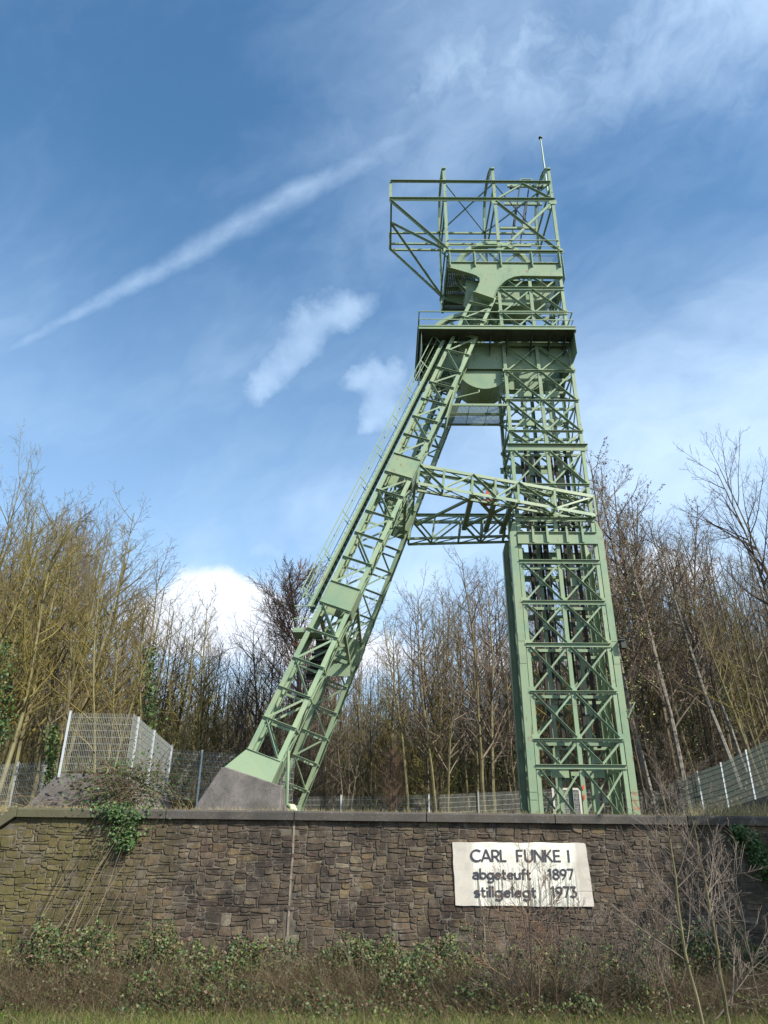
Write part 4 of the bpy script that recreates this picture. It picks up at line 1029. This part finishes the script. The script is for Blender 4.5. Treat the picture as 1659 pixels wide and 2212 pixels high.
PRO['leafy']=[make_tree(81,12,2,S_(nb=(14,7,4),bud=.7,nbud=3,bs=.06,ratio=(.42,.45,.45)))]
PRO['willow']=[make_tree(95,16,1,S_(nb=(42,15,10),t0=(.30,.2,.1),ratio=(.26,.42,.42),ang=((35,62),(22,48),(18,45)),trop=(.01,.09,.05,.02),taper=0,segs=(12,8,5,3),rk=.019,rmin=.0105,round=1))]
PRO['thin']=[make_tree(101+i,14,1,S_(nb=(16,6,4),t0=(.4,.2,.2),ratio=(.24,.4,.45),rmin=.009)) for i in range(2)]
tree_n=[0]; rt=random.Random(77)
def place_tree(kind,x,y,h,label,mb_=BARK_B,mt=TWIG_P,ml=BUDS,lean=(0,0),name='bare_tree',cat='tree',group=None,z=None,wx=1.):
    P=rt.choice(PRO[kind]); base=ground_z(x,y)-.15 if z is None else z
    H={'slim':15,'multi':15,'spread':16,'bud':16,'leafy':12,'willow':16,'thin':14,'bush':5}[kind]
    t=bpy.data.objects.new(name,None); COL.objects.link(t); t.location=(x,y,base); s=h/H
    t.scale=(s*wx,s*wx,s); t.rotation_euler=(lean[0],lean[1],0); tag(t,label,cat,group)
    spin=rt.uniform(0,6.28)
    for me,nm,m in zip(P,('trunk','crown','leaves'),(mb_,mt,ml)):
        if me is None: continue
        if not me.materials: me.materials.append(m)
        o=bpy.data.objects.new(nm,me); COL.objects.link(o); o.parent=t; o.rotation_euler=(0,0,spin)
        o.material_slots[0].link='OBJECT'; o.material_slots[0].material=m
    return t
SKY=[(-60,1060),(0,1110),(80,1015),(150,1030),(240,1050),(300,1170),(360,1200),(430,1265),(500,1350),(560,1350),(700,1330),(760,1400),(850,1310),(920,1215),(1000,1200),(1060,1200),(1130,1215),(1230,1150),(1290,1000),(1340,1020),(1400,1070),(1450,1100),(1500,1085),(1550,1150),(1600,1100),(1659,1150),(1750,1100)]
def sky_y(px):
    for (a,ya),(b,yb) in zip(SKY,SKY[1:]):
        if a<=px<=b: return ya+(yb-ya)*(px-a)/(b-a)
    return 1100
rows=[(27.5,-60,170,105,'L'),(30,-60,330,46,'L'),(34.5,-60,480,52,'L'),(39,-60,1750,44,'A'),(43.5,-60,1750,40,'A'),(49,-60,1750,46,'A'),(56,-60,1750,42,'A'),(66,-60,1750,42,'A')]
for (D,p0,p1,stp,zone) in rows:
    px=p0+rt.uniform(0,stp)
    while px<p1:
        y=D+rt.uniform(-1.8,1.8); ty=sky_y(px)+(38 if px<520 else 10)
        q=at(px,ty+(rt.uniform(0,60) if D<45 else rt.uniform(20,150)) ,y); x=q.x; g0=ground_z(x,y); h=(q.z-g0)*.94
        left=px<520; cen=520<=px<1150; h=max(6,h); near='near' if D<41 else 'middle' if D<52 else 'far'
        if left:
            kind=rt.choice(['slim','multi','slim','multi','thin']); m1=BARK_O; m2=rt.choice([TWIG_O,TWIG_O,TWIG_P]) if D<45 else TWIG_P
            look={'near':'front row olive bare tree','middle':'mid wood bare tree','far':'back row purplish tree'}[near]
        elif cen:
            kind=rt.choice(['slim','thin','slim','multi']); m1=rt.choice([BARK_B,BARK_O]); m2=rt.choice([TWIG_P,TWIG_P,TWIG_O])
            look={'near':'front row slim tree','middle':'mid wood slim tree','far':'back row slim tree'}[near]
        else:
            kind=rt.choice(['slim','multi','thin','bud','slim']); m1=rt.choice([BARK_B,BARK_B,BARK_O]); m2=rt.choice([TWIG_P,TWIG_P,TWIG_O])
            look={'near':'front row brown tree','middle':'mid wood brown tree','far':'back row dark tree'}[near]
        for lim,plc in ((130,'at the far left edge'),(300,'above the tall left fence panel'),(430,'left of the white cloud'),(520,'just left of the strut foot'),(700,'behind the lower strut'),(850,'just right of the strut foot'),(1000,'half way between strut and tower'),(1130,'just left of the tower'),(1300,'behind the tower'),(1420,'just right of the tower'),(1540,'above the middle of the right slope'),(9999,'at the far right edge')):
            if px<lim: break
        lab={'slim':'straight','multi':'many stemmed','thin':'spindly','bud':'catkin bearing'}[kind]+' '+look+' '+plc
        ln=(rt.gauss(0,.03),(-.06 if px>1290 else .0)+rt.gauss(0,.03))
        place_tree(kind,x,y,h,lab,m1,m2,lean=ln,group=near+' trees '+plc)
        px+=stp*rt.uniform(.7,1.3)
PRO['bush']=[make_tree(131+i,5,6,S_(nb=(8,6,3),t0=(.12,.15,.2),ratio=(.42,.45,.45),ang=((30,60),(30,60),(30,60)),rk=.006,wob=(.07,.12,.16,.2),rmin=.0065)) for i in range(3)]
for k in range(64):
    px=rt.uniform(-60,1740); y=rt.uniform(35.5,47) if px>430 else rt.uniform(31.5,44); q=at(px,1700,y); h=rt.uniform(2.6,6)
    plc='left wood' if px<520 else 'middle wood between strut and tower' if px<1290 else 'slope at the right'
    place_tree('bush',q.x,y,h,'bare many stemmed bush filling the understorey of the '+plc,FARM if False else TWIG_D,rt.choice([TWIG_D,TWIG_O,TWIG_P]),name='bare_bush',cat='bush',group='understorey bushes of the '+plc)
# individual trees
def single(kind,px,ty,y,label,**k):
    q=at(px,ty,y); place_tree(kind,q.x,y,(q.z-ground_z(q.x,y))*(.95 if kind!='willow' else 1),label,**k)
single('willow',690,1260,41,'round crowned bare willow with orange brown twigs rising left of the slanting strut',mb_=TWIG_D,mt=TWIG_R,name='willow_tree',wx=1.0)
single('spread',585,1330,38,'dark spreading bare tree in front of the round crowned willow',mb_=TWIG_D,mt=TWIG_D)
single('spread',700,1235,50,'dark bare tree directly behind the middle of the strut',mb_=TWIG_D,mt=TWIG_P)
single('slim',1020,1195,37,'tall bare sapling with pale trunk nearest the tower on its left',mb_=BARK_O,mt=TWIG_P)
single('multi',940,1240,37,'several stemmed bare tree under the bridge between strut and tower',mb_=BARK_O,mt=TWIG_P)
single('bud',1310,1000,38,'tall tree with reddish catkins and pale trunk immediately right of the tower',mb_=BIRCH,mt=TWIG_P,lean=(0,-.10))
single('bud',1375,1045,36.5,'second pale trunked tree with reddish catkins, right of the tower',mb_=BIRCH,mt=TWIG_P,lean=(0,-.08))
single('bud',1350,1025,41,'catkin bearing tree with a brown trunk between the two pale trunked ones',mb_=BARK_B,mt=TWIG_P,lean=(0,-.06))
single('bud',1440,1070,42,'purplish catkin tree on the slope in front of the blue gap',mb_=BARK_B,mt=TWIG_P)
single('leafy',1330,1290,36,'small tree with the first yellow green leaves beside the tower',mb_=BARK_B,mt=TWIG_D,ml=SPRING,lean=(0,-.08))
single('slim',1480,1080,37,'white barked birch with forked trunk on the right slope',mb_=BIRCH,mt=TWIG_P,lean=(0,-.10),name='birch_tree')
single('slim',1500,1100,38.5,'pale crowned birch leaning left on the right slope',mb_=BIRCH,mt=PALE,lean=(0,-.14),name='birch_tree')
single('spread',1615,930,35,'big bare tree with rising dark limbs at the right edge of the photo',mb_=BARK_B,mt=TWIG_D,wx=.8)
single('multi',1560,1230,33,'leaning olive tree above the climbing fence',mb_=BARK_O,mt=TWIG_O,lean=(0,-.12))
single('spread',85,1010,31,'tall bare tree with a forked light trunk, highest of the left wood',mb_=BARK_O,mt=TWIG_O,wx=.7)
single('multi',245,1050,33,'tall many stemmed bare tree at the right end of the left skyline',mb_=BARK_O,mt=TWIG_O)
single('thin',470,1275,34,'lone thin olive tree standing against the white cloud',mb_=BARK_O,mt=TWIG_O)
single('slim',362,1205,40,'tree with small hanging seeds rising above the left wood',mb_=BARK_B,mt=TWIG_P,ml=BUDS)
# leaning shade tree outside the frame to the right, it darkens the right end of the wall
place_tree('leafy',16.2,13.6,10.0,'bare tree outside the frame shading the right end of the wall',BARK_B,TWIG_D,IVYD,z=-2.4)
place_tree('spread',14.6,15.2,8.5,'second bare tree outside the frame beside the right end of the wall',BARK_B,TWIG_D,z=-2.4)
SHADE=np.random.RandomState(91)
# ------------------------------------------------------------ undergrowth (uncountable)
def stalks(name,N_,xr,yr,hr,m,seed,lean=.25,r=.009,bend=.3,zf=None,seg=3,dens=None):
    rg=np.random.RandomState(seed); x=rg.uniform(*xr,N_); y=rg.uniform(*yr,N_)
    if dens is not None:
        k=dens(x,y,rg); x=x[k];y=y[k]
    N_=len(x); h=rg.uniform(*hr,N_)*(.5+rg.rand(N_)*.5)
    z=np.array([(zf or ground_z)(a,b) for a,b in zip(x,y)])-.05
    dx=rg.normal(0,lean,N_); dy=rg.normal(0,lean,N_); cx=rg.normal(0,bend,N_); cy=rg.normal(0,bend,N_)
    V=np.zeros((N_,seg+1,3,3)); 
    for i in range(seg+1):
        t=i/seg; px=x+(dx*t+cx*t*t)*h; py=y+(dy*t+cy*t*t)*h; pz=z+h*(t-.25*t*t*np.minimum(1,np.abs(cx)+np.abs(cy)))
        rr=r*(1-.7*t)
        for j in range(3):
            a=2*math.pi*j/3; V[:,i,j,0]=px+rr*math.cos(a); V[:,i,j,1]=py+rr*math.sin(a); V[:,i,j,2]=pz
    base=(np.arange(N_)*(seg+1)*3)[:,None,None]
    fs=[]
    for i in range(seg):
        for j in range(3): fs.append([i*3+j,i*3+(j+1)%3,(i+1)*3+(j+1)%3,(i+1)*3+j])
    Fq=(base+np.array(fs)[None]).reshape(-1,4)
    o=link(name,npmesh(name,V.reshape(-1,3),Fq),m); o['kind']='stuff'; return o
def cards(name,P,size,m,seed,flat=.5,asp=.65,kind='stuff',parent=None,nrm=None):
    rg=np.random.RandomState(seed); N_=len(P); u=rg.normal(0,1,(N_,3)); u/=np.linalg.norm(u,axis=1)[:,None]
    n=rg.normal(0,1,(N_,3)); 
    if nrm is not None: n=n*.5+np.array(nrm)*flat*2
    n-=u*(n*u).sum(1)[:,None]; n/=np.linalg.norm(n,axis=1)[:,None]; w=np.cross(n,u)
    s=(size*rg.uniform(.55,1.3,N_))[:,None]
    V=np.stack([P-u*s,P-u*s*.1+w*s*asp+n*s*.15,P+u*s,P-u*s*.1-w*s*asp+n*s*.15],1).reshape(-1,3)
    Fq=np.arange(N_*4).reshape(-1,4)
    return link(name,npmesh(name,V,Fq),m,parent,kind)
stalks('far_wood',15000,(-32,40),(54,72),(5,13),FARM,14,.07,.03,.08,seg=4)
stalks('far_twigs',24000,(-32,40),(50,68),(3,9),FARM,15,.22,.014,.2,seg=3)
stalks('thicket',9000,(-22,26),(36,52),(1.0,5),FARM,4,.30,.011,.5,dens=lambda x,y,rg:(x<9)|(rg.rand(len(x))<.25))
stalks('thicket_of_olive_stems',3500,(-17,-4.0),(30.5,40),(1.5,5),FARM,6,.35,.010,.5)
def litter(seed,N_,xr,yr,up):
    rg=np.random.RandomState(seed); x=rg.uniform(*xr,N_);y=rg.uniform(*yr,N_); z=np.array([ground_z(a,b) for a,b in zip(x,y)])+rg.uniform(0,up,N_)
    return np.stack([x,y,z],1)
cards('fallen_leaves',litter(9,26000,(-20,28),(33,54),.15),.07,DRYL,10)
rg=np.random.RandomState(12)
# green haze of low bushes in the wood
C=np.stack([rg.uniform(-18,24,220),rg.uniform(38,50,220),rg.uniform(0,3.5,220)],1)
P=C[rg.randint(0,220,30000)]+rg.normal(0,.6,(30000,3)); P[:,2]+=np.array([ground_z(a,b) for a,b in P[:,:2]])
cards('low_evergreen_bushes',P,.05,IVYL,13)
# ivy on two trunks
def ivy_column(px,y,y0,y1,N_,m,label,r=.35):
    a=at(px,y0,y); b=at(px,y1,y); rg=np.random.RandomState(int(px)); t=rg.rand(N_)
    P=np.outer(1-t,np.array(a))+np.outer(t,np.array(b))+rg.normal(0,r*.5,(N_,3))*np.array([1,1,.6])
    o=cards('ivy',P,.07,m,int(px)+1,kind=None); tag(o,label,'ivy')
CC=SHADE.normal(0,1,(26,3))*np.array([1.1,1.0,2.0])+np.array([15.3,14.8,6.4])
PP=CC[SHADE.randint(0,26,15000)]+SHADE.normal(0,.5,(15000,3)); PP[:,2]=np.maximum(PP[:,2],-1)
o=cards('ivy',PP,.10,IVYD,92,kind=None); tag(o,'unseen leaf mass added outside the frame to shade the right wall end','ivy')  # dense leaf cards added out of view to darken the wall's right end
ivy_column(325,31.5,1620,1395,700,IVYD,'dark ivy climbing a trunk above the tall fence panel')
ivy_column(112,24.6,1740,1570,700,IVYL,'light green ivy on the slim trunk left of the tall fence panel',.22)
ivy_column(12,27,1600,1380,500,IVYD,'dark ivy on a trunk at the left edge of the photo')
# ------------------------------------------------------------ bramble bank in front of the wall
rb=np.random.RandomState(20)
MND=[]
for k in range(125):
    x=rb.uniform(-13,13); back=rb.rand()<.6
    y=rb.uniform(18.9,19.6) if back else rb.uniform(16.5,18.7)
    h=(rb.uniform(.62,1.12) if back else rb.uniform(.30,.72))+(.28 if (x<-4.5 and back) else 0)+(.35 if (back and 6.0<x<8.2) else 0)+(.12 if abs(x-.8)<1.2 else 0)
    MND.append((x,y,h,rb.uniform(.45,.95),rb.choice([0,0,0,1,1,2])))
def bank(seed,N_):
    rg=np.random.RandomState(seed); k=rg.randint(0,len(MND),N_); Mn=np.array(MND)[k]
    v=rg.normal(0,1,(N_,3)); v/=np.linalg.norm(v,axis=1)[:,None]; v[:,2]=np.abs(v[:,2])
    rad=(1-.35*rg.rand(N_)**2)*(1+.18*np.sin(v[:,0]*7+Mn[:,0]*9)*np.sin(v[:,2]*8+Mn[:,1]*5))
    P=np.stack([Mn[:,0]+v[:,0]*Mn[:,3]*rad,Mn[:,1]+v[:,1]*.55*rad,-2.44+v[:,2]*Mn[:,2]*rad],1)
    P[:,1]=np.minimum(P[:,1],19.93-.05*rg.rand(N_)); return P,Mn[:,4],v
P,ty,v=bank(21,160000)
up_=(P[:,2]+2.44)
rs=np.random.RandomState(5).rand(len(P))
patch=np.sin(P[:,0]*1.7+.6)+np.sin(P[:,0]*4.1+P[:,2]*3)*.6
g=(rs<.62+.24*np.clip(up_/.8,0,1)+.20*patch)&(ty<2)|(rs<.12)
cards('bramble_leaves',P[g],.036,BRAMBLE,22,nrm=(.1,-.7,.6))
cards('dead_bramble_leaves',P[~g][::2],.028,DRYL,23)
stalks('arching_bramble_canes',5000,(-13,13),(17.2,19.9),(.9,1.7),OCANE,26,.5,.0055,.9,zf=lambda x,y:-2.45)
stalks('bramble_stems',26000,(-13,13),(16.2,19.9),(.4,1.3),DSTEM,24,.5,.0048,.8,zf=lambda x,y:-2.45)
stalks('dry_stalks',350,(-12,12),(16.8,19.7),(1.0,1.9),PALE,25,.16,.0055,.18,zf=lambda x,y:-2.45)
rg=np.random.RandomState(27); C=rg.uniform([-12,15.6,-2.42],[12,17.4,-2.2],(120,3)); P=C[rg.randint(0,120,9000)]+rg.normal(0,1,(9000,3))*np.array([.28,.22,.10]); P[:,2]=np.maximum(P[:,2],-2.4)
cards('creeping_bramble_leaves',P,.034,BRAMBLE,28,nrm=(0,-.5,.8))
stalks('dead_grass_stems',7000,(-12,12),(14.8,17.6),(.2,.7),DSTEM,29,.5,.0045,.6)
# pale leaves / flecks of rubbish
rg=np.random.RandomState(31)
# grass
def grass(name,N_,xr,yr,hr,m,seed,zf,r=.006): return stalks(name,N_,xr,yr,hr,m,seed,.25,r,.35,zf=zf,seg=2)
grass('grass',34000,(-9,9),(14.6,17.0),(.06,.28),GRASS,41,ground_z,.006)
grass('long_grass',7000,(-12,14),(20.1,20.5),(.08,.24),STRAW,42,lambda x,y:top_z(x)+.19,.005)
grass('plateau_grass',16000,(-12,14),(20.45,26),(.08,.30),GRASS,43,ground_z,.006)
grass('tall_dry_grass',2600,(8.6,14),(20.3,23.5),(.25,.85),STRAW,44,lambda x,y:1.25,.007)
# ------------------------------------------------------------ ivy on the wall
def wall_ivy(poly,N_,m,label,seed,out=.16):
    rg=np.random.RandomState(seed); pts=[]
    segs=list(zip(poly,poly[1:]))
    for _ in range(N_):
        (x0,z0,w0),(x1,z1,w1)=segs[rg.randint(len(segs))]; t=rg.rand(); w=w0+(w1-w0)*t
        pts.append((x0+(x1-x0)*t+rg.normal(0,w*.5),19.98-abs(rg.normal(0,out)),z0+(z1-z0)*t+rg.normal(0,.05)))
    P=np.array(pts); P[:,1]=np.where(P[:,2]>top_z(P[:,0]),P[:,1]-.08,P[:,1])
    o=cards('ivy',P,.042,m,seed+1,kind=None,nrm=(0,-.9,.4)); tag(o,label,'ivy'); return o
wall_ivy([(-6.7,1.45,.75),(-6.4,1.15,.62),(-6.3,.75,.40),(-6.35,.4,.22)],1100,IVYD,'bright green ivy hanging over the coping below the left fence corner',51)
wall_ivy([(8.75,1.0,.2),(9.0,.7,.32),(9.45,0,.30),(10.1,-.8,.4)],3000,IVYD,'dark ivy trailing down the shaded right end of the wall',53)
# bramble tangle on the left plinth corner
def tangle(label,c,N_,spread,drop,m,seed,r=.006,lf=None):
    rg=random.Random(seed); t=thing('dead_bramble',label,'bramble',c); mb=MB()
    for _ in range(N_):
        p=Vector((c[0]+rg.gauss(0,spread[0]),c[1]+rg.gauss(0,spread[1]),c[2]+rg.gauss(0,spread[2])))
        d=Vector((rg.gauss(0,1),rg.gauss(0,.4)-.2,rg.uniform(-.2,.9))).normalized(); L_=rg.uniform(.6,1.7); pts=[p]
        for k in range(7):
            d=(d+Vector((rg.gauss(0,.12),-.05+rg.gauss(0,.1),-drop+rg.gauss(0,.1)))).normalized(); p=p+d*L_/7; pts.append(p)
        mb.tube(pts,[r*(1-.08*k) for k in range(8)],3,False)
    part('stems',mb,m,t,'stuff')
    if lf: 
        g=np.random.RandomState(seed); P=np.array(c)+g.normal(0,1,(lf[0],3))*np.array(spread)*1.2; cards('leaves',P,.05,lf[1],seed,parent=t)
tangle('tangle of dead bramble stems over the corner of the long plinth at the left',(-7.6,23.4,2.15),330,(.62,.3,.38),.16,DSTEM,61,.008,(1700,IVYD))
tangle('second mound of dead brambles behind the coping at the left end of the wall',(-9.2,21.6,1.35),120,(.9,.4,.15),.12,DSTEM,62,.006)
# long bare shoots leaning on the wall at left
t=thing('climbing_shoots','long thin pale shoots leaning against the mossy left part of the wall','shrub',(-6.9,19.5,-2.4)); rg_=random.Random(63); mb=MB()
for k in range(42):
    x=rg_.uniform(-8.3,-5.9); p=Vector((x,19.4,-2.2)); tx=x+rg_.uniform(.2,1.5); h=rg_.uniform(1.6,3.6); pts=[p]
    for j in range(1,9): s=j/8; pts.append(Vector((x+(tx-x)*s**1.3,19.4+.42*s+rg_.gauss(0,.02),-2.2+h*s)))
    mb.tube(pts,[.009*(1-.08*j) for j in range(9)],3,False)
part('stems',mb,DSTEM,t,'stuff')
# ------------------------------------------------------------ saplings and bare shrubs in front of the wall
STS=S_(sides=(6,4,3,3),segs=(14,6,4,3),nb=(17,6,3),t0=(.30,.2,.2),ratio=(.30,.45,.45),ang=((26,50),(24,45),(25,50)),rmin=.0034,maxlv=2,rk=.0062,wob=(.028,.06,.1),trop=(.006,.05,.03),taper=.5)
def sapling(path,r0,seed,label,m1,m2,group=None,nb=17,kind='bare_sapling',cat='sapling',extra=1.):
    rg=random.Random(seed); st=dict(STS); st['nb']=(nb,8,3); nb=int(nb*1.45); out=[MB(),MB(),MB()]
    P=[Vector(p) for p in path]; L_=sum((b-a).length for a,b in zip(P,P[1:]))
    n=14; pts=[];rad=[]
    cum=[0]
    for a,b in zip(P,P[1:]): cum.append(cum[-1]+(b-a).length)
    for i in range(n+1):
        s=L_*i/n
        for k in range(len(P)-1):
            if s<=cum[k+1]+1e-6: f=(s-cum[k])/(cum[k+1]-cum[k]); pts.append(P[k].lerp(P[k+1],f)+Vector((rg.gauss(0,.012),rg.gauss(0,.012),0))); break
        rad.append(max(.004,r0*(1-.85*i/n)))
    out[0].tube(pts,rad,6,False)
    for b in range(nb):
        t=.22+.76*(b+rg.random())/nb; f=t*n; i=min(n-1,int(f)); q=pts[i].lerp(pts[i+1],f-i); dd=(pts[i+1]-pts[i]).normalized()
        ang=R(rg.uniform(30,58)); az=rg.uniform(0,6.28); u=dd.orthogonal().normalized(); w=dd.cross(u); nd=dd*math.cos(ang)+(u*math.cos(az)+w*math.sin(az))*math.sin(ang)
        grow(out,1,q,nd,L_*.40*extra*(1.15-t*.75)*rg.uniform(.6,1.15),min(rad[i]*.5,.011),rg,st)
    root=thing(kind,label,cat,tuple(P[0]),group)
    part('stem',out[0],m1,root); part('branches',out[1],m2,root)
def zz(x,y): return ((1700+.827*x)/1.8517,(3200+.827*y)/1.8517)
def pth(D,*q,base=-2.45):
    pts=[at(*zz(*p),D) for p in q]; a,b=pts[0],pts[1]; d=(a-b).normalized(); k=(a.z-base)/max(.2,-d.z) if d.z<0 else 0
    return [a+d*k]+pts
sapling(pth(14.8,(1340,1083),(1240,620),(1210,350),(1165,60),(1120,-150)),.032,201,'tall olive stemmed sapling left of the pair at the right of the wall',BARK_O,PALE,nb=19)
sapling(pth(15.2,(1470,1083),(1400,640),(1370,450),(1300,120),(1245,-130)),.034,202,'tallest sapling, its pale top reaching above the coping at the right',BARK_O,PALE,nb=22)
sapling(pth(16.2,(1480,1000),(1500,700),(1430,420),(1400,260)),.018,203,'shorter pale sapling close beside the tallest one',PALE,PALE,nb=12)
sapling(pth(15.6,(1450,1000),(1520,900),(1600,800),(1690,720)),.018,205,'leaning pale sapling reaching right out of the photo',PALE,PALE,nb=12)
sapling(pth(15.6,(1180,1000),(1080,560),(1010,280),(960,160)),.012,206,'thin purplish shoot leaning left beside the plaque',TWIG_P,TWIG_P,nb=14,extra=.8)
sapling(pth(16.5,(1600,900),(1540,560),(1500,400),(1540,200)),.014,207,'slim pale shoot in front of the dark ivy at the right',PALE,PALE,nb=12)
sapling(pth(16,(450,1083),(400,760),(385,560),(375,350)),.013,208,'dark slim shrub stem rising in front of the left half of the plaque lettering',TWIG_D,TWIG_R,nb=12,kind='bare_shrub',cat='shrub')
sapling(pth(16,(525,1083),(510,700),(500,420),(490,230)),.017,209,'dark shrub stem reaching over the letters in the middle of the plaque',TWIG_D,TWIG_R,nb=14,kind='bare_shrub',cat='shrub')
sapling(pth(16.2,(640,1083),(630,760),(600,540),(605,400)),.015,210,'bushy bare shrub under the right half of the plaque',TWIG_D,TWIG_R,nb=14,kind='bare_shrub',cat='shrub')
sapling(pth(16.4,(700,1083),(780,800),(860,640),(880,560)),.010,211,'bare shrub spreading right from below the plaque',TWIG_R,PALE,nb=19,kind='bare_shrub',cat='shrub')
sapling(pth(16.6,(560,1083),(420,800),(330,640),(270,560)),.010,212,'bare shrub spreading left from below the plaque',TWIG_R,PALE,nb=19,kind='bare_shrub',cat='shrub')
sapling(pth(16.4,(980,1083),(1000,850),(1030,650),(1010,500)),.009,213,'low twiggy shrub between the plaque and the pair of saplings',TWIG_R,PALE,nb=17,kind='bare_shrub',cat='shrub')
sapling(pth(16.4,(1130,1083),(1090,850),(1020,650),(960,560)),.009,214,'twiggy brown shrub just left of the pair of saplings',TWIG_R,PALE,nb=19,kind='bare_shrub',cat='shrub')
sapling(pth(23,(1000,400),(1000,200),(1010,60)),.02,215,'reddish bare bush on the grass behind the wall',TWIG_R,TWIG_R,nb=6,kind='bare_shrub',cat='shrub') if False else None
for k,(a,b,c_,dd,w) in enumerate((((560,1083),(540,720),(560,480),(570,330),'between the plaque lettering stems'),((600,1083),(700,820),(730,600),(740,470),'leaning past the lower right corner of the plaque'),((480,1083),(360,860),(250,700),(180,640),'leaning far left below the plaque'),((840,1083),(830,860),(800,700),(760,620),'low between plaque and saplings'),((900,1083),(930,800),(900,640),(880,520),'in the gap right of the plaque'),((1080,1083),(1150,800),(1120,560),(1060,380),'behind the olive sapling'),((1240,1083),(1180,760),(1150,560),(1140,430),'crossing the olive sapling'))):
    sapling(pth(16.3+.1*k,a,b,c_,dd),.011,230+k,'thin reddish bare shrub stem '+w,TWIG_R,TWIG_P if k%2 else PALE,nb=18,kind='bare_shrub',cat='shrub')
# reddish bush behind, in front of the back fence
q=at(850,1755,32); b=[q+Vector((0,0,-.9)),q+Vector((0,0,1.0)),q+Vector((.1,0,2.2))]
sapling(b,.03,216,'bushy reddish brown shrub behind the back fence between strut and tower',TWIG_R,TWIG_R,nb=60,kind='bare_shrub',cat='shrub',extra=1.3)
